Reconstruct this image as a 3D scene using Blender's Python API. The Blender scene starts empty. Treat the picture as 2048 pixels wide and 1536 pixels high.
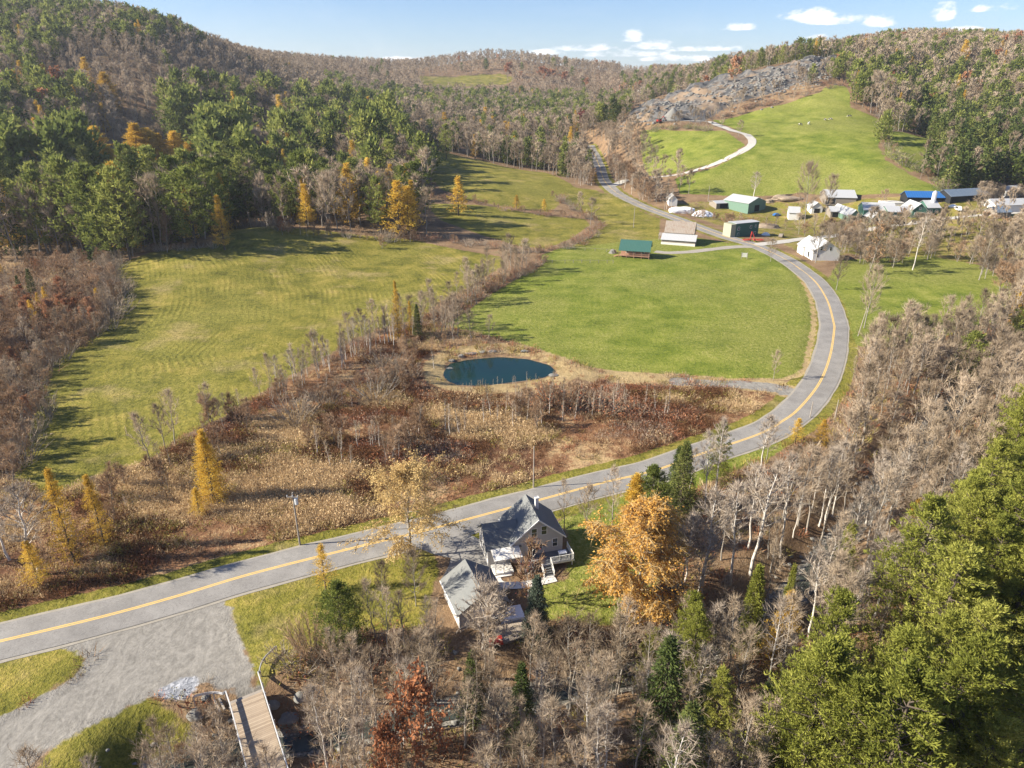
import bpy, math, random
import numpy as np
from mathutils import Vector
R=math.radians
random.seed(7); rng=np.random.default_rng(7)
SC=bpy.context.scene; COL=SC.collection
# ---------------------------------------------------------------- camera, light, exposure
CAMZ=65.0; PITCH=R(23.4); FPX=1384.0
cam=bpy.data.objects.new('camera',bpy.data.cameras.new('camera')); COL.objects.link(cam); SC.camera=cam
cam.location=(0,0,CAMZ); cam.rotation_euler=(R(90)-PITCH,0,0)
cam.data.sensor_width=36; cam.data.lens=36*FPX/2048; cam.data.clip_start=1; cam.data.clip_end=20000
SUN_EL=R(30); SUN_AZ=R(272)      # sun stands to the west (-X) of the view, a touch behind the camera
def sun_vec():
    return Vector((math.sin(SUN_AZ)*math.cos(SUN_EL),math.cos(SUN_AZ)*math.cos(SUN_EL),math.sin(SUN_EL)))
SUN_AZ=R(264)
sl=bpy.data.lights.new('sun','SUN'); sl.energy=5.0; sl.angle=R(0.5); sl.color=(1.0,0.91,0.75)
so=bpy.data.objects.new('sun',sl); COL.objects.link(so); so.rotation_euler=(-sun_vec()).to_track_quat('-Z','Y').to_euler(); so.location=(-300,0,300)
SC.view_settings.view_transform='Standard'; SC.view_settings.look='None'; SC.view_settings.gamma=1; SC.view_settings.exposure=1.42
SC.cycles.max_bounces=5; SC.cycles.diffuse_bounces=3; SC.cycles.glossy_bounces=2; SC.cycles.transmission_bounces=3; SC.cycles.transparent_max_bounces=6
SC.cycles.sample_clamp_indirect=4

class NT:
    """small helper to write node trees"""
    def __init__(s,t): s.t=t; s.n=t.nodes; s.l=t.links
    def new(s,ty,**k):
        n=s.n.new(ty)
        for a,b in k.items(): setattr(n,a,b)
        return n
    def set(s,sock,v):
        if v is None: return
        if isinstance(v,bpy.types.NodeSocket): s.l.new(v,sock)
        elif isinstance(v,(tuple,list)) and sock.type=='RGBA' and len(v)==3: sock.default_value=(*v,1)
        else: sock.default_value=v
    def math(s,op,a,b=None,c=None,clamp=False):
        n=s.new('ShaderNodeMath',operation=op,use_clamp=clamp)
        s.set(n.inputs[0],a); s.set(n.inputs[1],b); s.set(n.inputs[2],c); return n.outputs[0]
    def vmath(s,op,a,b=None,sc=None):
        n=s.new('ShaderNodeVectorMath',operation=op); s.set(n.inputs[0],a); s.set(n.inputs[1],b)
        if sc is not None: s.set(n.inputs[3],sc)
        return n.outputs['Value'] if op in('DOT_PRODUCT','LENGTH') else n.outputs[0]
    def mix(s,f,a,b):
        n=s.new('ShaderNodeMix',data_type='RGBA'); s.set(n.inputs[0],f); s.set(n.inputs[6],a); s.set(n.inputs[7],b); return n.outputs[2]
    def noise(s,vec,scale,detail=3,rough=.55,dist=0):
        n=s.new('ShaderNodeTexNoise'); s.set(n.inputs['Vector'],vec); n.inputs['Scale'].default_value=scale; n.inputs['Detail'].default_value=detail
        n.inputs['Roughness'].default_value=rough; n.inputs['Distortion'].default_value=dist; return n.outputs[0]
    def sstep(s,v,a,b,lo=0,hi=1):
        n=s.new('ShaderNodeMapRange',interpolation_type='SMOOTHSTEP'); s.set(n.inputs[0],v)
        for i,x in zip((1,2,3,4),(a,b,lo,hi)): n.inputs[i].default_value=x
        return n.outputs[0]
    def ramp(s,f,stops):
        n=s.new('ShaderNodeValToRGB'); e=n.color_ramp.elements
        while len(e)<len(stops): e.new(.5)
        for el,(p,c) in zip(e,stops): el.position=p; el.color=(*c,1)
        s.set(n.inputs[0],f); return n.outputs[0]
    def attr(s,name,out='Fac'):
        n=s.new('ShaderNodeAttribute',attribute_name=name); return n.outputs[out]
    def bump(s,h,strength,dist):
        n=s.new('ShaderNodeBump'); n.inputs['Strength'].default_value=strength; n.inputs['Distance'].default_value=dist; s.set(n.inputs['Height'],h); return n.outputs[0]

# ---------------------------------------------------------------- sky (world): physical sky with broken cumulus low in the east
W=bpy.data.worlds.new('World'); SC.world=W; W.use_nodes=True
w=NT(W.node_tree); w.n.clear()
sky=w.new('ShaderNodeTexSky',sky_type='NISHITA',sun_disc=False,sun_elevation=SUN_EL,sun_rotation=SUN_AZ,altitude=300,air_density=1.0,dust_density=0.6,ozone_density=2.0)
tc=w.new('ShaderNodeTexCoord').outputs['Generated']
sep=w.new('ShaderNodeSeparateXYZ'); w.l.new(tc,sep.inputs[0]); dx,dy,dz=sep.outputs
az=w.math('DIVIDE',dx,w.math('MAXIMUM',dy,0.02)); el=w.math('DIVIDE',dz,w.math('MAXIMUM',w.math('SQRT',w.math('ADD',w.math('MULTIPLY',dx,dx),w.math('MULTIPLY',dy,dy))),.02))
cv=w.new('ShaderNodeCombineXYZ'); w.l.new(az,cv.inputs[0]); w.l.new(w.math('MULTIPLY',el,2.2),cv.inputs[1])
n1=w.noise(cv.outputs[0],11,8,.62,.3); n2=w.noise(cv.outputs[0],48,6,.65,0)
nn=w.math('ADD',w.math('MULTIPLY',w.math('SUBTRACT',n1,.5),3.4),w.math('MULTIPLY',w.math('SUBTRACT',n2,.5),1.3))
def blob(ax,ey,rx,ry,gain=1.0):
    a=w.math('DIVIDE',w.math('SUBTRACT',az,ax),rx); b0=w.math('SUBTRACT',el,ey); 
    b=w.math('DIVIDE',b0,w.math('ADD',ry*.78,w.math('MULTIPLY',w.math('SIGN',b0),ry*.38)))
    d=w.math('SQRT',w.math('ADD',w.math('MULTIPLY',a,a),w.math('MULTIPLY',b,b)))
    return w.math('MULTIPLY',w.math('SUBTRACT',1.25,d),gain)
def pxae(px,py):
    xc=(px-1024)/FPX; yc=(768-py)/FPX; y=math.cos(PITCH)+yc*math.sin(PITCH); z=-math.sin(PITCH)+yc*math.cos(PITCH)
    return xc/y, z/math.hypot(xc,y)
CL=[(1625,38,62,26),(1680,45,60,16),(1750,48,40,20),(1475,58,46,12),(1640,75,40,9),(1890,35,36,26),(1265,80,28,16),(1300,95,50,15),(1180,98,70,14),(1255,110,90,14),(1400,100,80,10),(945,112,40,9),(1930,60,60,10),(1090,108,40,9),(1350,120,120,12),(1990,20,60,14),(2200,60,150,30),(800,120,60,6)]
tot=None
for (cx,cy,rx,ry) in CL:
    a,e=pxae(cx,cy); a1,e1=pxae(cx+rx,cy-ry)
    b=blob(a,e,abs(a1-a),abs(e1-e))
    tot=b if tot is None else w.math('MAXIMUM',tot,b)
dens=w.sstep(w.math('ADD',w.math('MINIMUM',tot,.75),w.math('MULTIPLY',nn,w.sstep(tot,-.35,.1))),.05,.9)
haz=w.sstep(el,.0,.12,.20,0.0)
thin=w.math('MULTIPLY',w.sstep(w.noise(cv.outputs[0],5,6,.6,.5),.45,.75),w.sstep(el,.0,.3,.35,.1))
f=w.math('MAXIMUM',w.math('MULTIPLY',dens,.93),w.math('ADD',haz,w.math('MULTIPLY',thin,.35)),clamp=True)
ccol=w.ramp(w.math('ADD',w.math('MULTIPLY',n2,.5),w.math('MULTIPLY',dens,.5)),[(0.2,(6.6,7.1,8.0)),(.75,(9.6,9.6,9.7))])
skyc=w.mix(1.0,sky.outputs[0],sky.outputs[0])
mm=w.new('ShaderNodeMix',data_type='RGBA',blend_type='MULTIPLY'); mm.inputs[0].default_value=1; w.l.new(sky.outputs[0],mm.inputs[6]); mm.inputs[7].default_value=(0.84,0.96,1.24,1)
bg=w.new('ShaderNodeBackground'); w.l.new(w.mix(f,mm.outputs[2],ccol),bg.inputs[0]); bg.inputs[1].default_value=0.052
w.l.new(bg.outputs[0],w.new('ShaderNodeOutputWorld').inputs[0])

# ---------------------------------------------------------------- projection helpers
cP,sP=math.cos(PITCH),math.sin(PITCH)
def raydir(px,py):
    xc=(px-1024)/FPX; yc=(768-py)/FPX
    return xc,cP+yc*sP,-sP+yc*cP
def w2p(x,y,z):
    zz=z-CAMZ; dep=y*cP-zz*sP; up=y*sP+zz*cP
    dep=np.where(np.abs(dep)<1e-6,1e-6,dep)
    return 1024+FPX*x/dep, 768-FPX*up/dep, dep
def in_poly(px,py,poly):
    px=np.asarray(px,float); py=np.asarray(py,float); r=np.zeros(px.shape,bool); n=len(poly)
    for i in range(n):
        x1,y1=poly[i][:2]; x2,y2=poly[(i+1)%n][:2]
        if y1==y2: continue
        c=((y1>py)!=(y2>py))&(px<(x2-x1)*(py-y1)/(y2-y1)+x1); r^=c
    return r
def seg_dist(px,py,pts,closed=False):
    d=np.full(px.shape,1e9); n=len(pts)
    for i in range(n if closed else n-1):
        x1,y1=pts[i][:2]; x2,y2=pts[(i+1)%n][:2]; L=(x2-x1)**2+(y2-y1)**2+1e-9
        t=np.clip(((px-x1)*(x2-x1)+(py-y1)*(y2-y1))/L,0,1)
        d=np.minimum(d,np.hypot(px-x1-t*(x2-x1),py-y1-t*(y2-y1)))
    return d
def vnoise(x,y,seed=0):
    xi=np.floor(x).astype(np.int64); yi=np.floor(y).astype(np.int64); fx=x-xi; fy=y-yi
    fx=fx*fx*(3-2*fx); fy=fy*fy*(3-2*fy)
    def h(a,b):
        n=(a*374761393+b*668265263+seed*974634777)&0xffffffff; n=((n^(n>>13))*1274126177)&0xffffffff
        return ((n^(n>>16))&0xffff)/65535.0
    return (h(xi,yi)*(1-fx)+h(xi+1,yi)*fx)*(1-fy)+(h(xi,yi+1)*(1-fx)+h(xi+1,yi+1)*fx)*fy
def fbm(x,y,o=4,seed=0):
    s=0;a=.5
    for i in range(o): s=s+a*vnoise(x*2**i,y*2**i,seed+i); a*=.5
    return s/(1-.5**o)

# ---------------------------------------------------------------- terrain: control points read as (pixel, ground distance) or (pixel, height)
CP=[]
def zc(px,py,z):
    d=raydir(px,py); t=(z-CAMZ)/d[2]; CP.append((d[0]*t,d[1]*t,z))
def dc(px,py,dist,tree=0):
    d=raydir(px,py); t=dist/math.hypot(d[0],d[1]); CP.append((d[0]*t,d[1]*t,CAMZ+d[2]*t-tree*1.6))
for a in [(1190,310,10),(1215,365,5),(1270,400,2),(1400,450,1),(1510,490,0),(1590,480,0),(1650,520,0),(1700,440,1),(1850,440,1.5),(2040,430,2),(1990,395,4),
          (1500,390,4),(1700,395,5),(1880,375,7),(1290,350,7),(230,530,3),(480,450,5),(60,900,1),(700,480,4),(1000,520,1.5),(850,620,.5),(1190,470,1),(1300,480,.5)]: zc(*a)
for a in [(1500,290,520),(1440,248,600),(1600,300,510),(1430,338,465),(1600,350,462),(1750,350,448),(1870,350,430),(1600,250,590),(1750,250,590),(1860,300,500),
          (1650,190,680),(1750,190,670),(1680,165,720),(1560,205,665),(1290,243,610),(1380,240,625),(1270,232,625),(1469,206,665),(1635,156,735),(1676,130,790),
          (1337,192,735),(1465,153,790),(1540,137,830),(1647,118,850),(1705,111,860),
          (800,290,590),(900,300,560),(900,380,420),(1000,340,500),(1000,320,560),(1100,350,480),(1100,420,392),(850,410,385),(930,158,1350),
          (1340,330,500),(1400,280,540)]: dc(*a)
for a in [(1440,108,1150,12),(1531,97,1150,12),(1676,77,1150,12),(1796,58,1150,12),(1904,56,1150,12),(2048,60,1150,12),(1300,128,1600,12),(1200,137,1900,12),
          (1850,220,640,14),(2048,200,620,14),(1750,165,740,12),(1900,130,850,14),(2048,120,850,14),(2048,320,450,12),(1950,260,540,14),(1880,330,455,10),
          (0,400,375,18),(0,300,430,18),(0,200,560,18),(0,100,700,16),(0,0,880,14),(300,300,450,16),(300,200,600,16),(300,100,750,14),(300,24,900,12),
          (450,380,390,18),(420,72,930,12),(600,330,430,17),(600,250,600,16),(600,180,780,14),(600,132,1000,12),(800,230,720,14),(800,195,850,14),(740,172,1000,14),(680,160,1000,14),
          (1000,94,1550,14),(900,106,1600,14),(800,128,1700,12),(1100,104,1550,14),(640,122,2500,12),(700,132,2300,10),(560,124,2300,10),
          (1000,262,640,14),(1000,228,800,14),(1000,192,1000,14),(1150,285,620,12),(1150,230,850,12),(1150,190,1100,12),(1250,195,1000,10),(1250,218,850,10),(1250,160,1300,10),
          (1400,140,1300,10),(1400,165,1000,10),(2400,200,640,14),(2400,60,1100,12),(-350,300,480,18),(-350,100,760,16),(-350,-60,950,10)]: dc(*a)
for x in (-200,-130,-60,0,60,120,180): 
    for y in (-60,20,70,120,180,240):
        if x<-90 and y>200: continue
        CP.append((x,y,0.0 if abs(x)<150 else 1.0))
CP+=[(60,300,0),(0,300,.5),(-60,260,1),(120,200,0),(60,250,0),(230,40,9),(130,20,3),(230,150,6),(260,250,4),(-260,120,8),(-330,250,20),(-260,-50,10),(0,-250,10),(300,-100,20),(500,150,40),(-600,100,60),(400,350,20),(480,520,60)]
for a in range(0,360,30):
    x,y=4200*math.sin(R(a)),4200*math.cos(R(a)); CP.append((x,y,60 if a in(0,30,330) else 90))
CP+=[(0,2900,70),(900,2600,90),(-900,2600,90),(700,1900,95),(-600,1700,110),(1600,1600,140),(-1500,1500,170),(-900,1100,150),(-1200,500,140),(1300,800,130),(1200,300,90)]
CPa=np.array(CP); C2=55.0**2
def phi(r2): return np.sqrt(r2+C2)
n=len(CPa); A=phi((CPa[:,None,0]-CPa[None,:,0])**2+(CPa[:,None,1]-CPa[None,:,1])**2)+np.eye(n)*-2.0
Pm=np.c_[np.ones(n),CPa[:,:2]/1000]; M=np.block([[A,Pm],[Pm.T,np.zeros((3,3))]])
sol=np.linalg.solve(M,np.r_[CPa[:,2],np.zeros(3)]); wt=sol[:n]; pl=sol[n:]
def rbf(x,y):
    z=pl[0]+pl[1]*x/1000+pl[2]*y/1000
    for i in range(n): z=z+wt[i]*np.sqrt((x-CPa[i,0])**2+(y-CPa[i,1])**2+C2)
    return z
def axis(segs):
    out=[segs[0][0]]
    for a,b,s0,s1 in segs:
        x=out[-1]; s=s0
        while x<b-1e-6:
            t=(x-a)/(b-a); s=s0+(s1-s0)*t; x=min(x+s,b); out.append(x)
    return np.array(out)
gx=axis([(-5000,-1200,300,60),(-1200,-450,40,8),(-450,-130,6,2.2),(-130,150,2,2),(150,520,2.2,4),(520,1200,5,40),(1200,5000,60,300)])
gy=axis([(-1500,-100,200,30),(-100,35,12,3),(35,200,1.8,1.8),(200,420,1.9,2.4),(420,900,2.6,4),(900,2000,6,30),(2000,6500,50,400)])
GX,GY=np.meshgrid(gx,gy)
GZ=rbf(GX,GY)
dist0=np.hypot(GX,GY)
flat=1/(1+np.exp((GZ-7)/2.0))           # 1 on the valley floor
GZ=GZ*(1-flat)+np.clip(GZ,-1.5,20)*flat
GZ=GZ+(fbm(GX/70,GY/70,3,5)-.5)*9*(1-flat)*np.clip(dist0/600,0,1)
GZ=GZ+(fbm(GX/25,GY/25,3,9)-.5)*.5
def hgt(x,y,G=None):
    G=GZ if G is None else G
    x=np.asarray(x,float); y=np.asarray(y,float)
    i=np.clip(np.searchsorted(gx,x)-1,0,len(gx)-2); j=np.clip(np.searchsorted(gy,y)-1,0,len(gy)-2)
    fx=np.clip((x-gx[i])/(gx[i+1]-gx[i]),0,1); fy=np.clip((y-gy[j])/(gy[j+1]-gy[j]),0,1)
    return (G[j,i]*(1-fx)+G[j,i+1]*fx)*(1-fy)+(G[j+1,i]*(1-fx)+G[j+1,i+1]*fx)*fy
TS=np.concatenate([np.arange(30,500,1.0),np.arange(500,1500,3.0),np.arange(1500,4500,10.0)])
def p2w(px,py,off=0.0):
    """where the sight line through a photo pixel meets the ground (raised by off)"""
    d=raydir(px,py); x=d[0]*TS; y=d[1]*TS; z=CAMZ+d[2]*TS; g=hgt(x,y)+off
    k=np.nonzero(z<g)[0]; k=k[0] if len(k) else len(TS)-1
    if k==0: t=TS[0]
    else:
        a=z[k-1]-g[k-1]; b=z[k]-g[k]; t=TS[k-1]+(TS[k]-TS[k-1])*(a/(a-b) if a>b else 0)
    return (d[0]*t,d[1]*t)
def P(lst): return [p2w(*q) for q in lst]
def catmull(pts,step):
    p=[pts[0]]+list(pts)+[pts[-1]]; out=[]
    for i in range(1,len(p)-2):
        a,b,c,d=[np.array(q,float) for q in p[i-1:i+3]]; L=np.linalg.norm(c-b); m=max(1,int(L/step))
        for k in range(m):
            t=k/m; out.append(.5*((2*b)+(-a+c)*t+(2*a-5*b+4*c-d)*t*t+(-a+3*b-3*c+d)*t**3))
    out.append(np.array(pts[-1],float)); return out
ROAD=catmull(P([(-120,1312),(0,1284),(200,1236),(350,1195),(500,1150),(700,1099),(850,1062),(960,1033),(1050,1009),(1200,968),(1308,942),(1399,910),(1519,869),(1560,846),(1597,819),(1639,766),(1660,712),(1668,662),(1667,646),(1655,603),(1634,568),(1607,544),(1567,517),(1510,491),(1459,476),(1405,457),(1338,432),(1271,406),(1230,384),(1212,366),(1201,340),(1193,318),(1186,304),(1180,290)]),2.0)
QROAD=catmull(P([(1222,373),(1250,362),(1290,356),(1360,350),(1420,331),(1465,312),(1495,296),(1505,284),(1493,270),(1465,261),(1440,252),(1418,243),(1380,241),(1330,243),(1280,244)]),3.0)
BLANE=catmull(P([(1512,494),(1470,494),(1420,499),(1380,504),(1340,506),(1310,503)]),2.0)
FLANE=catmull(P([(1510,490),(1560,484),(1610,478),(1700,468),(1760,455),(1830,446),(1900,436),(1990,428),(2060,424)]),3.0)
PATHL=catmull(P([(1606,792),(1560,778),(1480,768),(1380,764),(1280,758),(1190,748)]),2.0)
DRIVE=catmull([(p2w(845,1068)),(p2w(885,1085)),(-6.5,86.5),(-6.3,82.5),(-7.6,78.2)],1.5)
RIVER=P([(300,1500),(420,1470),(520,1452),(640,1440),(800,1400),(1000,1365),(1200,1330),(1400,1270),(1560,1180),(1700,1030),(1780,930),(1850,850),(1930,770),(2048,690),(2200,630)])
# level the ground under the roads, cut the brook and the pond
def carve(line,w0,w1,G):
    L=np.array(line); z=hgt(L[:,0],L[:,1],G); z=np.convolve(np.r_[[z[0]]*4,z,[z[-1]]*4],np.ones(9)/9,'valid')
    best=np.full(GX.shape,1e9); zz=np.zeros(GX.shape)
    m=(GX>L[:,0].min()-w1)&(GX<L[:,0].max()+w1)&(GY>L[:,1].min()-w1)&(GY<L[:,1].max()+w1)
    X=GX[m];Y=GY[m]; b=np.full(X.shape,1e9); q=np.zeros(X.shape)
    for (x,y),h in zip(L[:,:2],z):
        d=(X-x)**2+(Y-y)**2; k=d<b; b[k]=d[k]; q[k]=h
    b=np.sqrt(b); t=np.clip((w1-b)/(w1-w0),0,1); t=t*t*(3-2*t); G=G.copy(); G[m]=G[m]*(1-t)+q*t; return G
for ln,a,b in ((QROAD,4,10),(FLANE,3,8),(BLANE,3,8),(ROAD,5.5,11)): GZ=carve(ln,a,b,GZ)
RV=catmull(RIVER,4.0)
dr=seg_dist(GX,GY,RV[::2]); t=np.clip(1-(dr-2.0)/5.5,0,1); GZ=GZ-3.4*t*t*(3-2*t)*(dist0<420)
PONDP=P([(880,742),(890,722),(935,711),(1000,705),(1060,710),(1106,726),(1116,741),(1090,755),(1030,763),(960,771),(910,768),(886,757)])
PONDC=(np.mean([q[0] for q in PONDP]),np.mean([q[1] for q in PONDP]))
ins=in_poly(GX,GY,PONDP); dp=seg_dist(GX,GY,PONDP,True); GZ=np.where(ins,GZ-np.clip(.35+dp*.25,0,1.6),GZ-np.clip(.35-dp*.10,0,.35)*(dp<4))
GZ=GZ+np.where(~ins,np.clip(1-abs(dp-6)/5,0,1)*.35,0)*(dp<14)
# grading under the two house buildings: level yard
def level(cx,cy,r0,r1,z):
    global GZ
    d=np.hypot(GX-cx,GY-cy); t=np.clip((r1-d)/(r1-r0),0,1); GZ=GZ*(1-t)+z*t
level(2,84,9,14,0.0); level(-5,74,7,11,0.0)

# ---------------------------------------------------------------- ground cover outlines (photo pixels on the ground)
HAY=P([(28,945),(75,820),(85,735),(140,705),(215,650),(228,590),(235,530),(300,505),(420,495),(470,450),(560,455),(700,468),(830,480),(1000,513),(1010,528),(960,560),(880,605),(840,640),(800,645),(700,680),(640,720),(560,762),(480,812),(430,842),(360,872),(300,920),(200,952),(100,990),(28,960)])
MID=P([(850,408),(1000,415),(1100,432),(1170,438),(1180,450),(1140,478),(1090,498),(1040,492),(940,462),(880,440)])
UPF=P([(785,283),(860,298),(960,320),(1090,345),(1150,375),(1190,380),(1240,400),(1320,437),(1318,478),(1235,485),(1130,500),(1195,464),(1200,442),(1125,400),(1100,425),(1000,412),(930,398),(880,378),(860,350),(820,315)])
GRN=P([(890,650),(930,625),(980,590),(1030,560),(1088,530),(1080,512),(1120,496),(1240,484),(1330,476),(1400,476),(1500,492),(1545,512),(1590,542),(1622,590),(1630,650),(1616,710),(1592,754),(1500,757),(1400,750),(1290,745),(1190,738),(1120,715),(1060,692),(980,672)])
RTF=P([(1655,560),(1680,520),(1770,515),(1860,512),(1960,530),(2030,570),(2010,640),(1900,670),(1840,695),(1712,692),(1700,650),(1690,610)])
HF1=P([(1280,262),(1450,262),(1490,290),(1440,325),(1360,345),(1300,352),(1285,320)])
HF2=P([(1425,240),(1500,225),(1580,205),(1640,185),(1680,170),(1700,190),(1700,215),(1760,240),(1765,270),(1755,290),(1770,320),(1880,375),(1885,388),(1700,392),(1600,385),(1480,392),(1360,388),(1350,358),(1430,335),(1500,300),(1505,280)])
HF3=P([(1770,265),(1850,275),(1870,335),(1820,345),(1770,310)])
CHF=P([(835,152),(1000,147),(1032,158),(1012,168),(850,171)])
YARD=P([(1330,405),(1500,393),(1700,398),(1890,390),(2060,405),(2060,520),(1960,528),(1700,510),(1640,530),(1590,505),(1520,470),(1420,448)])
LAWN1=[(3,72),(12,71),(18,73),(21,80),(22,90),(15,92),(9,92),(8,80),(4,79)]
LAWN2=P([(458,1208),(560,1170),(640,1150),(740,1120),(850,1095),(880,1130),(850,1250),(760,1260),(700,1262),(640,1310),(560,1335),(520,1385),(497,1314),(474,1266)])
LAWN3=P([(1100,1045),(1200,1010),(1330,962),(1480,905),(1560,880),(1560,905),(1420,960),(1330,1010),(1230,1050),(1150,1070)])
ISL=P([(-60,1335),(0,1320),(137,1298),(172,1318),(147,1353),(85,1390),(0,1437),(-60,1465)])
ISL2=P([(55,1545),(113,1485),(198,1437),(307,1389),(330,1420),(380,1450),(400,1536),(300,1600),(60,1600)])
LOT=P([(-60,1330),(0,1316),(137,1270),(330,1225),(455,1196),(474,1268),(497,1314),(518,1391),(523,1396),(484,1406),(465,1385),(440,1378),(410,1357),(370,1385),(307,1392),(198,1440),(113,1488),(50,1545),(-60,1600),(-60,1465),(0,1437),(85,1392),(150,1356),(176,1320),(137,1295),(0,1318)])
CRUSH=P([(318,1375),(345,1358),(395,1354),(408,1362),(392,1385),(355,1405),(322,1400)])
MARSH=P([(-60,1262),(-60,975),(28,965),(100,992),(200,955),(300,925),(430,850),(560,770),(640,735),(700,695),(800,655),(850,650),(880,700),(870,760),(960,790),(1100,790),(1190,762),(1400,772),(1550,785),(1572,800),(1500,862),(1300,928),(1050,995),(850,1046),(600,1105),(300,1186)])
QUAR=P([(1255,240),(1262,222),(1337,193),(1465,152),(1540,136),(1647,117),(1705,110),(1676,132),(1635,157),(1560,182),(1469,208),(1425,232),(1400,246),(1270,250)])
RUST=P([(1469,210),(1560,185),(1635,160),(1720,120),(1800,150),(1760,240),(1700,210),(1690,175),(1640,185),(1580,205),(1500,225),(1440,235)])
def sd(poly):
    X=np.array(poly); m=(GX>X[:,0].min()-12)&(GX<X[:,0].max()+12)&(GY>X[:,1].min()-12)&(GY<X[:,1].max()+12)
    o=np.full(GX.shape,-12.0); d=seg_dist(GX[m],GY[m],poly,True); o[m]=np.where(in_poly(GX[m],GY[m],poly),d,-d); return o
soft=lambda s,w=3.0: np.clip(.5+s/(2*w),0,1)
sHAY=sd(HAY); sMID=sd(MID); sUPF=sd(UPF); sMAR=sd(MARSH)
mGRN=np.maximum.reduce([soft(sd(q)) for q in (GRN,RTF,HF1,HF2,HF3,LAWN1,LAWN3)])
mHAY=np.maximum.reduce([soft(sHAY),soft(sMID),soft(sUPF),soft(sd(LAWN2)),soft(sd(ISL)),soft(sd(ISL2)),soft(sd(CHF))])
dro=seg_dist(GX,GY,ROAD[::3]); verge=np.clip((7.5-dro)/2.0,0,1); mHAY=np.maximum(mHAY,soft(sd(YARD))*.53); 
mHAY=np.maximum(mHAY,verge*.9); 
mTAN=np.maximum.reduce([np.where(ins,0,np.clip((8.5-dp)/4,0,1)),np.clip(1-(seg_dist(GX,GY,PATHL)-4)/2.5,0,1),soft(sd(YARD))*.55,soft(sd(RUST))*.4])
mMAR=soft(sMAR,2)
mGRA=np.maximum.reduce([soft(sd(LOT),2.0),np.clip(1.0-(seg_dist(GX,GY,PATHL[:13])-1.6)/2.0,0,1)])
mCRU=soft(sd(CRUSH),1.5)
mQ=soft(sd(QUAR),6); sQ=sd(QUAR)
rid=np.abs(fbm(GX/38,GY/38,3,21)-.5)*2; q=np.clip(sQ/10,0,1); stp=GZ/7+fbm(GX/22,GY/22,3,4)*1.6
ter=(np.floor(stp)+np.clip((stp-np.floor(stp))*3,0,1))*7-stp*7
GZ=GZ+q*(np.clip(1-(seg_dist(GX,GY,QROAD)<9)*1.0,0,1))*(ter*1.0+(fbm(GX/9,GY/9,3,31)-.5)*4)
RIVM=np.clip(1-(dr-1.6)/1.8,0,1)*.8*(dist0<430)

def np_mesh(name,V,F,mats,mi=None,attrs=None,smooth=False):
    V=np.ascontiguousarray(V,np.float32); F=np.ascontiguousarray(F,np.int32); k=F.shape[1]
    me=bpy.data.meshes.new(name); me.vertices.add(len(V)); me.vertices.foreach_set('co',V.ravel())
    me.loops.add(F.size); me.loops.foreach_set('vertex_index',F.ravel()); me.polygons.add(len(F))
    me.polygons.foreach_set('loop_start',np.arange(0,F.size,k,dtype=np.int32)); 
    if mi is not None: me.polygons.foreach_set('material_index',np.ascontiguousarray(mi,np.int32))
    if smooth: me.polygons.foreach_set('use_smooth',np.ones(len(F),bool))
    for m in mats: me.materials.append(m)
    for an,av in (attrs or {}).items():
        a=me.attributes.new(an,'FLOAT','POINT'); a.data.foreach_set('value',np.ascontiguousarray(av,np.float32).ravel())
    me.update(calc_edges=True); return me
def setp(o,label=None,cat=None,group=None,kind=None):
    for k,v in (('label',label),('category',cat),('group',group),('kind',kind)):
        if v: o[k]=v
    return o
def link(name,me,parent=None,loc=None):
    o=bpy.data.objects.new(name,me); COL.objects.link(o)
    if parent is not None: o.parent=parent
    if loc is not None: o.location=loc
    return o

# ---------------------------------------------------------------- materials
def mat(name): 
    m=bpy.data.materials.new(name); m.use_nodes=True; m.node_tree.nodes.clear(); return m,NT(m.node_tree)
def finish(t,col,rough=.9,normal=None,spec=.2,metal=0.0):
    b=t.new('ShaderNodeBsdfPrincipled'); t.set(b.inputs['Base Color'],col); t.set(b.inputs['Roughness'],rough); b.inputs['Specular IOR Level'].default_value=spec; b.inputs['Metallic'].default_value=metal
    if normal is not None: t.l.new(normal,b.inputs['Normal'])
    t.l.new(b.outputs[0],t.new('ShaderNodeOutputMaterial').inputs[0]); return b
def objco(t): return t.new('ShaderNodeTexCoord').outputs['Object']
def simple(name,c,rough=.7,var=.12,scale=2.0,spec=.3,bump=0,metal=0.0):
    m,t=mat(name); v=objco(t); nz=t.noise(v,scale,4,.6); c2=tuple(x*(1-2*var) for x in c)
    fine=t.noise(v,scale*9,3,.6)
    finish(t,t.mix(t.math('MULTIPLY',t.math('ADD',nz,fine),.5),c2,tuple(min(1,x*(1+var)) for x in c)),rough,t.bump(fine,bump,.05) if bump else None,spec,metal); return m
def ribbed(name,c,c2,axis,per,rough=.45,stain=.3,spec=.4,stainc=None,amp=.5):
    """sheet metal or board siding: shading ribs along one object axis, blotchy weathering"""
    m,t=mat(name); v=objco(t); s=t.new('ShaderNodeSeparateXYZ'); t.l.new(v,s.inputs[0])
    sn=t.math('SINE',t.math('MULTIPLY',s.outputs[axis],2*math.pi/per)); r=t.math('POWER',t.math('MULTIPLY_ADD',sn,.5,.5),3.0)
    nz=t.sstep(t.noise(v,.7,5,.65,.3),.4,.7); col=t.mix(t.math('MULTIPLY',nz,stain),t.mix(t.math('MULTIPLY',r,.35),c,c2),stainc or c2)
    finish(t,col,rough,t.bump(r,amp,.06),spec); return m
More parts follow.
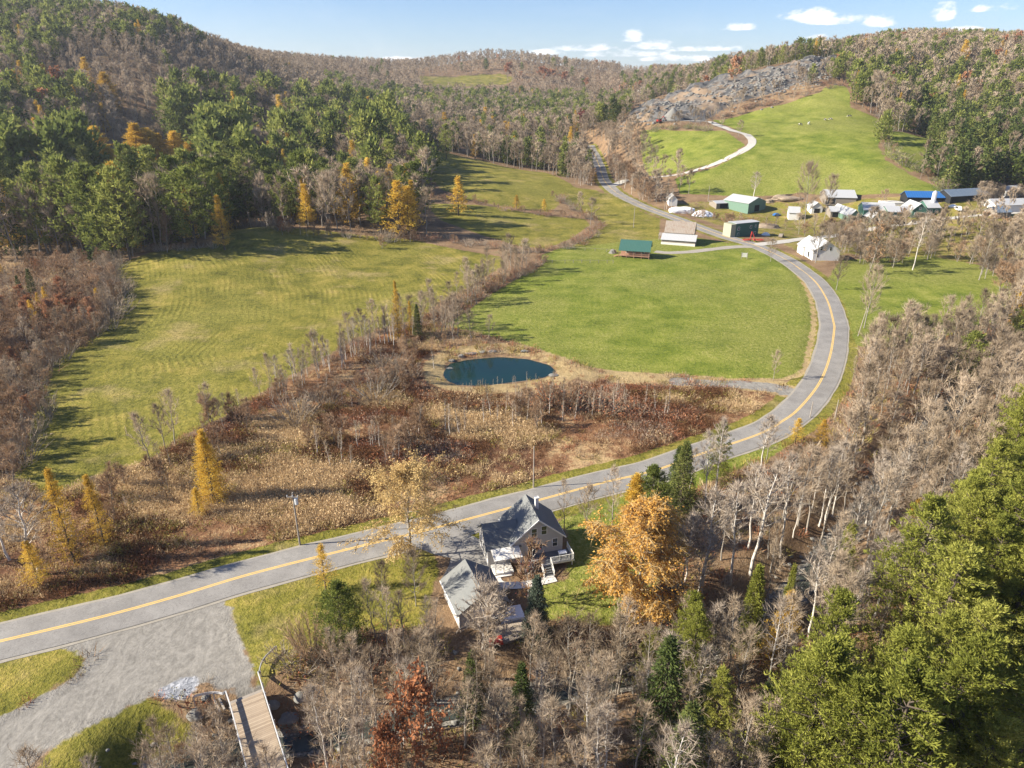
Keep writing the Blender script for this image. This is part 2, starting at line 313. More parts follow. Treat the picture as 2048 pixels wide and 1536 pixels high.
def foliage(name,stops,transl=.25,scale=.5,per_obj=.5):
    m,t=mat(name); g=t.new('ShaderNodeNewGeometry').outputs['Position']; oi=t.new('ShaderNodeObjectInfo').outputs['Random']
    tn=t.attr('tint'); x=t.math('FRACT',t.math('ADD',tn,oi)); nz=t.noise(g,scale,3,.6); isl=t.new('ShaderNodeNewGeometry').outputs['Random Per Island']
    f=t.math('ADD',t.math('ADD',t.math('MULTIPLY',x,per_obj),t.math('MULTIPLY',nz,.6)),t.math('MULTIPLY',isl,.35)); f=t.math('SUBTRACT',f,.22)
    c=t.ramp(f,stops); d=t.new('ShaderNodeBsdfDiffuse'); t.l.new(c,d.inputs[0]); tr=t.new('ShaderNodeBsdfTranslucent'); t.l.new(c,tr.inputs[0])
    mx=t.new('ShaderNodeMixShader'); mx.inputs[0].default_value=transl; t.l.new(d.outputs[0],mx.inputs[1]); t.l.new(tr.outputs[0],mx.inputs[2])
    t.l.new(mx.outputs[0],t.new('ShaderNodeOutputMaterial').inputs[0]); return m
M={}
M['bark']=simple('bark',(.30,.27,.235),.95,.3,1.5)
M['bark_pale']=simple('bark_pale',(.58,.54,.49),.9,.25,1.5)
M['bark_dark']=simple('bark_dark',(.12,.095,.075),.95,.3,1.5)
M['twig']=foliage('twig',[(0,(.10,.075,.05)),(.45,(.28,.22,.155)),(1,(.48,.385,.285))],.2,.10,.75)
M['twig_pale']=foliage('twig_pale',[(0,(.26,.215,.17)),(1,(.52,.44,.36))],.2,.1,.5)
M['twig_red']=foliage('twig_red',[(0,(.16,.10,.06)),(.5,(.31,.205,.125)),(1,(.45,.32,.21))],.2,.15,.6)
M['pine']=foliage('pine_needles',[(0,(.045,.07,.02)),(.42,(.17,.20,.05)),(1,(.42,.42,.12))],.4,.35,.45)
M['pine_bright']=foliage('pine_needles_yellow_green',[(0,(.07,.09,.018)),(.5,(.26,.27,.055)),(1,(.48,.46,.13))],.35,.3,.35)  # lighter, yellower needle green than the pine above
M['spruce']=foliage('spruce_needles',[(0,(.025,.045,.018)),(.5,(.085,.11,.034)),(1,(.22,.22,.065))],.15,.35,.5)
M['blue_spruce']=foliage('blue_spruce_needles',[(0,(.04,.06,.045)),(1,(.14,.17,.12))],.15,.5,.5)
M['larch']=foliage('larch_needles',[(0,(.26,.17,.05)),(.4,(.54,.35,.06)),(.7,(.72,.50,.09)),(1,(.80,.62,.18))],.4,.5,.4)
M['oak']=foliage('oak_leaves',[(0,(.18,.07,.038)),(.5,(.38,.165,.08)),(1,(.52,.29,.16))],.3,.5,.6)
M['willow']=foliage('willow_leaves',[(0,(.40,.215,.05)),(.5,(.64,.37,.095)),(1,(.76,.50,.17))],.4,.3,.2)
M['willow_pale']=foliage('willow_leaves_pale',[(0,(.50,.36,.16)),(.5,(.74,.55,.25)),(1,(.82,.66,.36))],.4,.3,.2)
M['twig_gold']=foliage('twig_gold',[(0,(.34,.24,.11)),(1,(.62,.46,.24))],.2,.2,.3)
M['tan_leaf']=foliage('tan_leaves',[(0,(.26,.15,.08)),(1,(.48,.32,.19))],.25,.4,.4)
M['wine']=foliage('wine_leaves',[(0,(.07,.02,.02)),(1,(.22,.07,.06))],.2,.5,.5)
M['brush']=foliage('brush_stems',[(0,(.09,.045,.026)),(.35,(.19,.10,.052)),(.6,(.29,.16,.085)),(.8,(.38,.23,.125)),(1,(.48,.34,.20))],.3,.045,.12)
M['straw']=foliage('straw_stems',[(0,(.42,.30,.17)),(.5,(.62,.47,.28)),(1,(.74,.60,.40))],.3,.1,.15)
M['olive']=foliage('olive_weeds',[(0,(.20,.17,.05)),(.5,(.36,.31,.09)),(1,(.50,.42,.15))],.3,.1,.15)
M['grey_brush']=foliage('grey_brush',[(0,(.22,.16,.12)),(.5,(.38,.30,.23)),(1,(.50,.42,.34))],.2,.1,.2)
M['rust']=foliage('rust_brush',[(0,(.14,.05,.03)),(.5,(.34,.14,.075)),(1,(.48,.27,.16))],.15,.12,.4)

def ground_material():
    m,t=mat('ground_cover'); g=t.new('ShaderNodeNewGeometry').outputs['Position']
    big=t.noise(g,.018,4,.6); mid=t.noise(g,.11,4,.6); sm=t.noise(g,.9,4,.7); fine=t.noise(g,2.6,3,.75); edge=t.math('SUBTRACT',t.noise(g,.35,5,.7),.5)
    edg2=t.math('MULTIPLY',edge,.9)
    def mask(nm,a=.42,b=.58,k=1.0): return t.sstep(t.math('ADD',t.attr(nm),t.math('MULTIPLY',edg2,k)),a,b)
    grain=t.math('ADD',t.math('MULTIPLY',sm,.5),t.math('MULTIPLY',fine,.5))
    # woodland floor
    flo=t.ramp(t.math('ADD',t.math('MULTIPLY',mid,.5),t.math('MULTIPLY',grain,.5)),[(.28,(.085,.05,.03)),(.45,(.17,.11,.065)),(.58,(.25,.17,.10)),(.72,(.14,.14,.05))])
    gr=t.ramp(t.math('ADD',t.math('MULTIPLY',mid,.45),t.math('MULTIPLY',grain,.55)),[(.34,(.040,.062,.008)),(.45,(.11,.142,.018)),(.55,(.185,.203,.036)),(.68,(.35,.31,.11))])
    gr=t.mix(t.sstep(big,.40,.62,0,.75),gr,t.ramp(grain,[(.34,(.07,.09,.016)),(.50,(.18,.19,.04)),(.66,(.36,.31,.13))]))
    row=t.attr('row'); rowd=t.math('ADD',row,t.math('MULTIPLY',t.math('SUBTRACT',t.noise(g,.018,2,.4),.5),14.0))
    wv=t.math('MULTIPLY_ADD',t.math('SINE',t.math('MULTIPLY',rowd,3.4)),.5,.5)
    rw=t.math('MULTIPLY',wv,t.attr('rowamt')); rw=t.math('MULTIPLY',rw,t.sstep(t.noise(g,.05,5,.75),.40,.62,.0,1))
    hy=t.ramp(t.math('ADD',t.math('ADD',t.math('MULTIPLY',mid,.40),t.math('MULTIPLY',grain,.5)),t.math('MULTIPLY',rw,.035)),[(.34,(.05,.055,.010)),(.45,(.155,.145,.025)),(.55,(.28,.225,.055)),(.68,(.44,.33,.14))])
    hy=t.mix(t.sstep(t.noise(g,.045,4,.7),.52,.68,0,.6),hy,t.ramp(grain,[(.36,(.16,.12,.05)),(.62,(.44,.33,.17))]))
    hy=t.mix(t.sstep(big,.47,.66,0,.65),hy,t.ramp(grain,[(.36,(.06,.07,.014)),(.6,(.26,.235,.05))]))
    tan=t.ramp(t.math('ADD',t.math('MULTIPLY',mid,.4),t.math('MULTIPLY',grain,.6)),[(.3,(.19,.135,.065)),(.55,(.36,.27,.14)),(.7,(.24,.22,.08))])
    ma=t.ramp(t.math('ADD',t.math('MULTIPLY',t.noise(g,.05,5,.65,.6),.7),t.math('MULTIPLY',grain,.35)),[(.36,(.06,.032,.02)),(.46,(.13,.065,.036)),(.54,(.21,.115,.06)),(.60,(.40,.28,.15)),(.66,(.17,.13,.045)),(.73,(.15,.07,.04))])
    tr=t.noise(t.vmath('MULTIPLY',g,(1.0,.5,1.0)),.45,6,.7,3.5)
    gv=t.ramp(t.math('ADD',t.math('MULTIPLY',tr,.5),t.math('MULTIPLY',grain,.5)),[(.34,(.125,.117,.105)),(.48,(.205,.193,.173)),(.62,(.29,.273,.245))])
    cr=t.new('ShaderNodeTexVoronoi'); cr.inputs['Scale'].default_value=3.5; t.l.new(g,cr.inputs['Vector'])
    crc=t.ramp(cr.outputs['Color'],[(0,(.10,.11,.13)),(1,(.42,.43,.46))])
    vo=t.new('ShaderNodeTexVoronoi'); vo.inputs['Scale'].default_value=.22; t.l.new(t.vmath('ADD',g,t.vmath('SCALE',t.new('ShaderNodeTexNoise').outputs[1],sc=2.0)),vo.inputs['Vector'])
    rk=t.ramp(t.math('ADD',t.math('MULTIPLY',t.noise(g,.09,6,.75),.6),t.math('MULTIPLY',vo.outputs['Color'],.4)),[(.25,(.02,.022,.026)),(.42,(.06,.061,.064)),(.58,(.145,.14,.135)),(.72,(.14,.10,.062))])
    rk=t.mix(t.sstep(t.noise(g,.02,4,.6),.5,.62,0,.7),rk,(.27,.19,.12))
    c=t.mix(mask('tan',.40,.60),flo,tan); c=t.mix(mask('marsh'),c,ma); c=t.mix(mask('hay',.42,.56,.7),c,hy); c=t.mix(mask('green',.42,.56,.7),c,gr)
    c=t.mix(mask('tan2',.40,.6,.8),c,tan); c=t.mix(mask('gravel',.42,.56,.9),c,gv); c=t.mix(mask('crushed',.42,.58,.8),c,crc); c=t.mix(mask('rock',.4,.6,1.2),c,rk)
    bed=t.ramp(t.noise(g,1.2,5,.8),[(.35,(.05,.05,.045)),(.5,(.17,.16,.14)),(.65,(.38,.36,.33))]); c=t.mix(mask('river',.45,.6,.5),c,bed)
    paved=t.math('MAXIMUM',t.attr('gravel'),0.0); bs=t.math('MULTIPLY',t.math('ADD',t.math('MULTIPLY',sm,.6),t.math('MULTIPLY',fine,.4)),t.math('SUBTRACT',1.0,t.math('MULTIPLY',paved,.85)))
    bs=t.math('ADD',bs,t.math('MULTIPLY',rw,.12))
    finish(t,c,.95,t.bump(bs,1.0,.5),.1); return m
M['ground']=ground_material()
rowd=np.where(sHAY>-11.9,0,0)
D=np.array(HAY); rowfull=seg_dist(GX,GY,P([(40,960),(75,820),(85,735),(140,705),(215,650),(228,590),(235,530),(260,512)])) 
rowU=seg_dist(GX,GY,P([(780,283),(860,298),(960,320),(1090,345),(1150,375)]))
rowv=np.where(GY>330,rowU,rowfull)
nx,ny=len(gx),len(gy); idx=np.arange(nx*ny).reshape(ny,nx)
F=np.stack([idx[:-1,:-1],idx[:-1,1:],idx[1:,1:],idx[1:,:-1]],-1).reshape(-1,4)
PT=soft(sd(P([(1440,392),(1330,388)])+P([(1330,360),(1420,352)])))*0
DIT=P([(1545,508),(1590,540),(1618,585),(1628,640),(1618,700),(1598,748),(1500,757),(1380,752)])
ddit=seg_dist(GX,GY,catmull(DIT,4))
GZ=GZ-np.clip(1-ddit/1.6,0,1)*.7
tan2=np.maximum(np.clip(1-(ddit-.5)/1.3,0,1)*.72,np.where(ins,0,np.clip((6.5-dp)/3,0,1))*.75); tan2=np.maximum(tan2,np.clip(1-(seg_dist(GX,GY,PATHL)-3)/2.0,0,1)*.8)
fade=lambda a:a.ravel()
gme=np_mesh('ground',np.c_[GX.ravel(),GY.ravel(),GZ.ravel()],F,[M['ground']],None,dict(green=fade(mGRN),hay=fade(mHAY),tan=fade(mTAN),tan2=fade(tan2),marsh=fade(mMAR),gravel=fade(mGRA),crushed=fade(mCRU),rock=fade(mQ),river=fade(RIVM),row=fade(rowv),rowamt=fade(np.clip(np.maximum(sHAY,sUPF)/4,0,1))),smooth=True)
setp(link('ground',gme),kind='structure')

# ---------------------------------------------------------------- roads
def ribbon(name,line,hl,hr,dz,m,jit=0.0,nc=5):
    L=np.array(line); T=np.gradient(L,axis=0); T/=np.linalg.norm(T,axis=1)[:,None]+1e-9; N=np.c_[-T[:,1],T[:,0]]
    zc_=hgt(L[:,0],L[:,1]); V=[]; 
    jl=(fbm(np.arange(len(L))*.35,np.zeros(len(L)),3,3)-.5)*jit; jr=(fbm(np.arange(len(L))*.35,np.ones(len(L))*7,3,4)-.5)*jit
    for k in range(nc):
        s=k/(nc-1); off=(-(hr+jr)*(1-s)+(hl+jl)*s); p=L+N*off[:,None]; crown=.05*(1-abs(2*s-1))
        V.append(np.c_[p,np.maximum(zc_,hgt(p[:,0],p[:,1]))+dz+crown])
    V=np.stack(V,1).reshape(-1,3); n=len(L); ii=np.arange(n*nc).reshape(n,nc)
    F=np.stack([ii[:-1,:-1],ii[1:,:-1],ii[1:,1:],ii[:-1,1:]],-1).reshape(-1,4)[:,::-1]
    return np_mesh(name,V,F,[m],smooth=True)
def asphalt():
    m,t=mat('asphalt'); g=t.new('ShaderNodeNewGeometry').outputs['Position']; a=t.noise(g,.25,4,.6); b=t.noise(g,5,3,.7); cr=t.noise(g,.5,6,.7,2.0)
    crack=t.sstep(t.math('ABSOLUTE',t.math('SUBTRACT',cr,.5)),0,.012,.55,1)
    pt=t.sstep(t.noise(g,.045,3,.6),.5,.56,0,.10); a=t.math('ADD',a,t.math('MULTIPLY',pt,1.0))
    c=t.ramp(t.math('ADD',t.math('MULTIPLY',a,.6),t.math('MULTIPLY',b,.4)),[(.3,(.15,.143,.134)),(.5,(.21,.20,.188)),(.72,(.28,.268,.25))])
    mx=t.new('ShaderNodeMix',data_type='RGBA',blend_type='MULTIPLY'); mx.inputs[0].default_value=1; t.l.new(c,mx.inputs[6]); cc=t.new('ShaderNodeCombineColor'); [t.l.new(crack,cc.inputs[i]) for i in range(3)]; t.l.new(cc.outputs[0],mx.inputs[7])
    finish(t,mx.outputs[2],.85,t.bump(b,.3,.02),.3); return m
M['asphalt']=asphalt()
M['dirt_road']=simple('dirt_road',(.47,.45,.41),.95,.25,.6,.1)
M['paint']=simple('road_paint',(.72,.47,.13),.8,.25,1.2)
M['shoulder']=simple('road_shoulder',(.33,.30,.25),.95,.3,.8)
setp(link('road_shoulder',ribbon('road_shoulder',ROAD,4.1,4.1,.03,M['shoulder'],.5)),kind='structure')
setp(link('road',ribbon('road',ROAD,3.6,3.6,.09,M['asphalt'],.12)),kind='structure')
i0=0; near=ROAD[:int(len(ROAD)*1)]
def offs(line,o):
    L=np.array(line); T=np.gradient(L,axis=0); T/=np.linalg.norm(T,axis=1)[:,None]+1e-9; return L+np.c_[-T[:,1],T[:,0]]*o
for o_ in (-.16,.16):
    L=np.array(ROAD); me=ribbon('road_marking',offs(ROAD,o_),.095,.095,.14,M['paint'],0,2); setp(link('road_marking',me),kind='structure')
setp(link('quarry_road',ribbon('quarry_road',QROAD,2.9,2.9,.12,M['dirt_road'],1.2)),kind='structure')
setp(link('farm_road',ribbon('farm_road',FLANE,2.6,2.6,.10,M['dirt_road'],1.5)),kind='structure')
M['gravel_lane']=simple('gravel_lane',(.34,.31,.27),.95,.3,.5,.1)
setp(link('barn_lane',ribbon('barn_lane',BLANE,2.3,2.3,.06,M['gravel_lane'],1.4)),kind='structure')
setp(link('driveway',ribbon('driveway',DRIVE,3.2,3.0,.05,M['asphalt'],.3)),kind='structure')
# water
def water(name,c,r=.06):
    m,t=mat(name); g=t.new('ShaderNodeNewGeometry').outputs['Position']; b=finish(t,t.mix(t.noise(g,.12,3),c,tuple(x*1.9 for x in c)),r,t.bump(t.noise(t.vmath('MULTIPLY',g,(1,2.2,1)),1.6,3,.6),.12,.05),.3); return m
PW=[(PONDC[0]+(x-PONDC[0])*1.06,PONDC[1]+(y-PONDC[1])*1.06) for x,y in PONDP]
zp=float(np.mean(hgt([q[0] for q in PONDP],[q[1] for q in PONDP])))-.22
V=[(*PONDC,zp)]+[(x,y,zp) for x,y in PW]; F=[(0,i+1,(i+1)%len(PW)+1) for i in range(len(PW))]
setp(link('pond_water',np_mesh('pond_water',np.array(V),np.array(F),[water('pond_water',(.002,.014,.012))])),kind='structure')
RL=np.array(RV); zr=hgt(RL[:,0],RL[:,1]); 
rv=ribbon('brook_water',[q for q in RV if math.hypot(*q)<425],1.1,1.1,.10,water('brook_water',(.03,.035,.03),.15)); setp(link('brook_water',rv),kind='structure')

# ---------------------------------------------------------------- tree and shrub builders (all triangles)
class TB:
    def __init__(s): s.v=[];s.f=[];s.m=[];s.n=0
    def tube(s,pts,rad,mi,sides=4):
        pts=[Vector(p) for p in pts]; base=s.n
        for i,p in enumerate(pts):
            d=(pts[min(i+1,len(pts)-1)]-pts[max(i-1,0)]).normalized(); u=d.orthogonal().normalized(); w_=d.cross(u)
            for k in range(sides):
                a=2*math.pi*k/sides; q=p+(u*math.cos(a)+w_*math.sin(a))*rad[i]; s.v.append(q[:])
        s.n+=len(pts)*sides
        for i in range(len(pts)-1):
            for k in range(sides):
                a=base+i*sides+k; b=base+i*sides+(k+1)%sides; c=a+sides; d_=b+sides
                s.f+=[(a,b,d_),(a,d_,c)]; s.m+=[mi,mi]
    def blade(s,p,d,L,wd,mi,bend=0.0):
        """a thin tapering twig or leaf: one triangle"""
        d=d.normalized(); u=d.cross(Vector((random.uniform(-1,1),random.uniform(-1,1),random.uniform(-1,1)))).normalized()*wd*.5
        s.v+=[(p-u)[:],(p+u)[:],(p+d*L)[:]]; s.f.append((s.n,s.n+1,s.n+2)); s.m.append(mi); s.n+=3
    def leaf(s,p,d,L,wd,mi):
        d=d.normalized(); u=d.cross(Vector((random.uniform(-1,1),random.uniform(-1,1),random.uniform(-1,1)))).normalized()*wd*.5; m_=p+d*L*.45
        s.v+=[p[:],(m_+u)[:],(p+d*L)[:],(m_-u)[:]]; s.f+=[(s.n,s.n+1,s.n+2),(s.n,s.n+2,s.n+3)]; s.m+=[mi,mi]; s.n+=4
    def arr(s): return np.array(s.v,np.float32),np.array(s.f,np.int32),np.array(s.m,np.int32)
def rv_(a=1.0): return Vector((random.uniform(-a,a),random.uniform(-a,a),random.uniform(-a,a)))
def bare(h,spread,nl,nsub,ntw,tw,clear,up=.8,stems=1,droop=0,tl=.085,leafy=0,lsz=.3):
    """leafless hardwood: trunk, rising limbs, side branches, a haze of twigs. returns (wood, crown)"""
    T=TB(); Cb=TB()
    for st in range(stems):
        lean=rv_(.10 if stems==1 else .30); lean.z=0; hh=h*random.uniform(.8,1) if stems>1 else h
        off=rv_(.02*h*(stems>1)); off.z=0; tp=[]; q=off.copy(); N=7
        for i in range(N+1):
            z=hh*.96*i/N; tp.append(Vector((off.x+lean.x*z+random.uniform(-1,1)*.012*hh,off.y+lean.y*z+random.uniform(-1,1)*.012*hh,z)))
        tp[0]=off.copy(); r0=.012*hh/(1 if stems==1 else 1.5)
        T.tube(tp,[r0*(1-.86*i/N) for i in range(N+1)],0,5)
        def at(z):
            z=max(0,min(hh*.955,z)); i=min(N-1,int(z/(hh*.96)*N)); t=z/(hh*.96)*N-i; return tp[i].lerp(tp[i+1],t)
        for l in range(nl):
            u=clear+(1-clear)*((l+.5)/nl)**.9; z=u*hh*.95; az=l*2.4+random.uniform(-.5,.5)
            prof=(math.sin(math.pi*min(1,(u-clear)/(1-clear)*.86+.17)))**.7
            L=spread*hh*prof*random.uniform(.6,1.15)*(1.0 if u<.9 else .8)
            e=random.uniform(.3,.8)*up+.5*(u-clear)
            d=Vector((math.cos(az)*math.cos(e),math.sin(az)*math.cos(e),math.sin(e))); p=at(z); lp=[p.copy()]
            for k in range(4):
                d=(d+Vector((0,0,.16*up-droop*.25))+rv_(.16)).normalized(); p=p+d*L/4; lp.append(p.copy())
            rl=max(.02,r0*.42*(1-u*.6)); T.tube(lp,[rl,rl*.75,rl*.5,rl*.3,rl*.12],0,3)
            for sb in range(nsub):
                t=random.uniform(.25,1)*3.999; i=int(t); p0=lp[i].lerp(lp[i+1],t-i); dd=((lp[i+1]-lp[i]).normalized()+rv_(.75)+Vector((0,0,.25-droop))).normalized()
                SL=L*.36*random.uniform(.6,1.1)+.25; p1=p0+dd*SL*.5; dd2=(dd+rv_(.3)+Vector((0,0,.15-droop))).normalized(); p2=p1+dd2*SL*.5
                Cb.tube([p0,p1,p2],[tw*.75,tw*.6,tw*.25],1,3)
                for k in range(ntw):
                    t=random.uniform(.1,1); pp=p0.lerp(p1,t*2) if t<.5 else p1.lerp(p2,t*2-1); td=(dd2+rv_(.9)+Vector((0,0,.2-droop))).normalized()
                    Cb.blade(pp,td,tl*hh*random.uniform(.5,1.2)*.9,tw,1)
                    if leafy and random.random()<leafy:
                        for _ in range(2): Cb.leaf(pp+td*random.uniform(0,.6)*tl*hh+rv_(.25),rv_()+Vector((0,0,-.3)),lsz*random.uniform(.6,1.3),lsz*.7,2)
    return T,Cb
def pine(h,spread,whorls,nb,clumps,leaves,lsz,clear=.12,conic=.0,up=.25,irr=.3,mi=1,lw=.33,crownpow=.75,layer=.8,cl=.75,gap=0.0):
    T=TB(); Cb=TB(); tp=[Vector((random.uniform(-1,1)*.008*h,random.uniform(-1,1)*.008*h,h*.98*i/8)) for i in range(9)]; tp[0]=Vector((0,0,0))
    T.tube(tp,[.013*h*(1-.9*i/8) for i in range(9)],0,5)
    for wl in range(whorls):
        u=clear+(1-clear)*wl/(whorls-.5); z=u*h*.97
        if conic: prof=(1-(u-clear)/(1-clear))**crownpow*.97+.03
        else: prof=max(.10,math.sin(math.pi*min(.985,((u-clear)/(1-clear))*.72+.28))**.85)
        for b in range(nb):
            if random.random()<gap: continue
            az=b*2*math.pi/nb+wl*1.1+random.uniform(-.35,.35); L=spread*h*prof*random.uniform(1-irr,1+irr*.6)
            e=up+.35*(u>.85)+random.uniform(-.1,.1); d=Vector((math.cos(az)*math.cos(e),math.sin(az)*math.cos(e),math.sin(e)))
            p0=Vector((0,0,z+random.uniform(-.02,.02)*h)); mid=p0+d*L*.55; tip=mid+(d+Vector((0,0,.18 if up>0 else -.1)))*L*.45
            T.tube([p0,mid,tip],[.0035*h,.0022*h,.0008*h],0,3)
            for c in range(clumps):
                t=.28+.75*(c+random.random())/clumps; q=p0.lerp(mid,t/.55) if t<.55 else mid.lerp(tip,min(1.08,(t-.55)/.45))
                side=d.cross(Vector((0,0,1)))*random.uniform(-1,1)*L*.26*(1.15-abs(t-.6)); q=q+side+Vector((0,0,random.uniform(-.2,.35)*lsz*2))
                out=(d*.8+Vector((0,0,layer))+side*(.6/max(L,.3))).normalized()
                for _ in range(leaves): Cb.leaf(q+rv_(lsz*cl),(out+rv_(.95)),lsz*random.uniform(.7,1.3),lsz*lw,mi)
    for _ in range(leaves*3): Cb.leaf(Vector((0,0,h*.95))+rv_(lsz*.5),Vector((0,0,1))+rv_(.7),lsz,lsz*lw,mi)
    return T,Cb
def willow(h,R0,n,ns,lw,mi=1,dense=1):
    T=TB(); Cb=TB(); tp=[Vector((0,0,0)),Vector((.1,0,h*.12)),Vector((-.1,.1,h*.25))]; T.tube(tp,[.035*h,.026*h,.022*h],0,7)
    for l in range(n):
        az=l*2.4; rr=math.sqrt((l+.5)/n); irg=1+.22*math.sin(3*az+1)+.15*math.sin(5*az); top=Vector((math.cos(az)*rr*R0*.8*irg,math.sin(az)*rr*R0*.8*irg,h*(.98-.34*rr**2.0)*random.uniform(.82,1.0)))
        a=tp[2].lerp(tp[1],random.random()*.4); m1=a.lerp(top,.5)+Vector((0,0,h*.09))+rv_(.4); m0=a.lerp(m1,.5)+rv_(.35); lp=[a,m0,m1,top]
        T.tube(lp,[.012*h,.009*h,.005*h,.002*h],0,4)
        for s_ in range(ns):
            t=random.uniform(.35,1.0); q=m0.lerp(m1,(t-.35)/.3) if t<.65 else m1.lerp(top,(t-.65)/.35)
            o=Vector((math.cos(az)+random.uniform(-.9,.9),math.sin(az)+random.uniform(-.9,.9),0)).normalized()*random.uniform(.2,R0*.34); q=q+o+Vector((0,0,random.uniform(-.3,.5)))
            L=random.uniform(.10,.42)*q.z; p=q.copy(); m=max(3,int(L/.55)); dr=o.normalized()*.20
            for k in range(m):
                p2=p+Vector((dr.x*(1-k/m),dr.y*(1-k/m),-L/m))+rv_(.07)
                Cb.leaf(p+rv_(.16),(p2-p)+rv_(.16),(p2-p).length*1.35,lw,mi)
                if k%2==0: Cb.leaf(p+rv_(.15),rv_()+Vector((0,0,-1.2)),.38,lw*.8,mi)
                p=p2
    return T,Cb
def shrub(h,w_,stems,tw,nt,mi=1,leafy=0,mi2=1,lsz=.2):
    Cb=TB()
    for s_ in range(stems):
        az=random.uniform(0,6.28); r=random.random()**.5; base=Vector((math.cos(az)*r*w_*.35,math.sin(az)*r*w_*.35,0)); d=Vector((math.cos(az)*r*w_*.6,math.sin(az)*r*w_*.6,h*random.uniform(.7,1.05)*(1-.25*r)))
        mid=base+d*.5+rv_(.1*h); tip=base+d; Cb.tube([base,mid,tip],[tw*.9,tw*.6,tw*.2],0,3)
        for k in range(nt):
            t=random.uniform(.2,1); q=base.lerp(mid,t*2) if t<.5 else mid.lerp(tip,t*2-1); td=d.normalized()+rv_(.8)
            Cb.blade(q,td,h*.28*random.uniform(.5,1.2),tw,mi)
            if leafy and random.random()<leafy: Cb.leaf(q+rv_(.2*h),rv_(),lsz*random.uniform(.7,1.3),lsz*.7,mi2)
    return None,Cb
TPL={}   # kind -> list of (trunk mesh, crown mesh, merged mesh, arrays, height)
MS={}
def addt(kind,T,Cb,mats,h):
    cv,cf,cm=Cb.arr(); i=len(TPL.get(kind,[]))
    if T is not None:
        tv,tf,tm=T.arr(); V=np.r_[tv,cv]; F=np.r_[tf,cf+len(tv)]; m_=np.r_[tm,cm]
        tme=np_mesh(kind+'_trunk',tv,tf,mats,tm); cme=np_mesh(kind+'_crown',cv,cf,mats,cm)
    else: V,F,m_=cv,cf,cm; tme=None; cme=np_mesh(kind+'_crown',cv,cf,mats,cm)
    TPL.setdefault(kind,[]).append(dict(trunk=tme,crown=cme,merged=None,V=V,F=F,m=m_,mats=mats,h=h,kind=kind))
def merged(t):
    if t['merged'] is None: t['merged']=np_mesh(t['kind'],t['V'],t['F'],t['mats'],t['m'])
    return t['merged']
bt=[M['bark'],M['twig']]; btp=[M['bark_pale'],M['twig_pale']]
for s_ in range(4): random.seed(100+s_); addt('bare_near',*bare(15,.20+.03*(s_%3),24,6,7,.042,.30-.05*(s_%2),.95),bt,15)
for s_ in range(3): random.seed(120+s_); addt('bare_broad',*bare(14,.34,34,9,10,.045,.20,.8),bt,14)
for s_ in range(3): random.seed(130+s_); addt('bare_pale',*bare(15,.17,26,6,6,.05,.35,1.0),btp,15)
for s_ in range(3): random.seed(140+s_); addt('bare_mid',*bare(15,.27,20,6,7,.075,.22,.95,tl=.11),bt,15)
for s_ in range(3): random.seed(150+s_); addt('bare_far',*bare(14,.30,12,4,8,.17,.25,.9,tl=.15),bt,14)
for s_ in range(2): random.seed(155+s_); addt('bare_tiny',*bare(14,.36,7,3,5,.42,.25,.9,tl=.2),bt,14)
for s_ in range(3): random.seed(160+s_); addt('sapling',*bare(8,.12,13,4,5,.05,.22,1.1,tl=.10),[M['bark_pale'],M['twig']],8)
for s_ in range(3): random.seed(165+s_); addt('thicket',*bare(5,.34,12,4,7,.045,.08,.9,stems=3,tl=.15),[M['bark'],M['twig_red']],5)
random.seed(170); addt('apple',*bare(6,.5,22,8,9,.04,.15,.5,stems=2,tl=.10),[M['bark_pale'],M['twig_pale']],6)
for s_ in range(2): random.seed(173+s_); addt('oak',*bare(11,.30,26,8,6,.05,.18,.8,leafy=.9,lsz=.34),[M['bark'],M['twig'],M['oak']],11)
random.seed(175); addt('brown_oak',*bare(12,.36,22,6,7,.07,.15,.8,tl=.11,leafy=.35,lsz=.4),[M['bark'],M['twig'],M['tan_leaf']],12)
random.seed(176); addt('leafy_green',*bare(12,.32,24,8,6,.05,.18,.8,leafy=.8,lsz=.3),[M['bark'],M['twig'],M['pine_bright']],12)
for s_ in range(3): random.seed(180+s_); addt('oak_far',*bare(10,.36,12,5,5,.16,.15,.8,tl=.12,leafy=1,lsz=.8),[M['bark'],M['twig'],M['oak']],10)
random.seed(184); addt('wine_far',*bare(10,.40,14,5,5,.16,.15,.8,tl=.12,leafy=1,lsz=.8),[M['bark'],M['twig'],M['wine']],10)
random.seed(185); addt('wine_near',*bare(5,.34,14,6,6,.04,.10,.8,stems=2,tl=.12,leafy=.12,lsz=.12),[M['bark_pale'],M['twig_red'],M['wine']],5)
pb=[M['bark_dark'],M['pine']]; ps=[M['bark_dark'],M['pine_bright']]
for s_ in range(3): random.seed(200+s_); addt('pine_near',*pine(20,.27,19,6,7,21,.38,.10,conic=1,irr=.45,lw=.25,cl=.65,crownpow=.58,gap=.10),ps,20)
for s_ in range(3): random.seed(210+s_); addt('pine_mid',*pine(18,.31,10,5,5,11,.85,.18,irr=.35,lw=.34,cl=.5),[M['bark_dark'],M['pine']],18)
for s_ in range(2): random.seed(215+s_); addt('pine_far',*pine(16,.31,9,5,4,4,1.5,.15,irr=.35,lw=.5),pb,16)
for s_ in range(2): random.seed(220+s_); addt('spruce_near',*pine(14,.19,26,7,7,6,.34,.04,conic=1,up=-.12,irr=.15,layer=.25),[M['bark_dark'],M['spruce']],14)
for s_ in range(2): random.seed(223+s_); addt('spruce_green',*pine(12,.17,26,7,7,7,.30,.04,conic=1,up=-.05,irr=.2,layer=.4),[M['bark_dark'],M['pine_bright']],12)
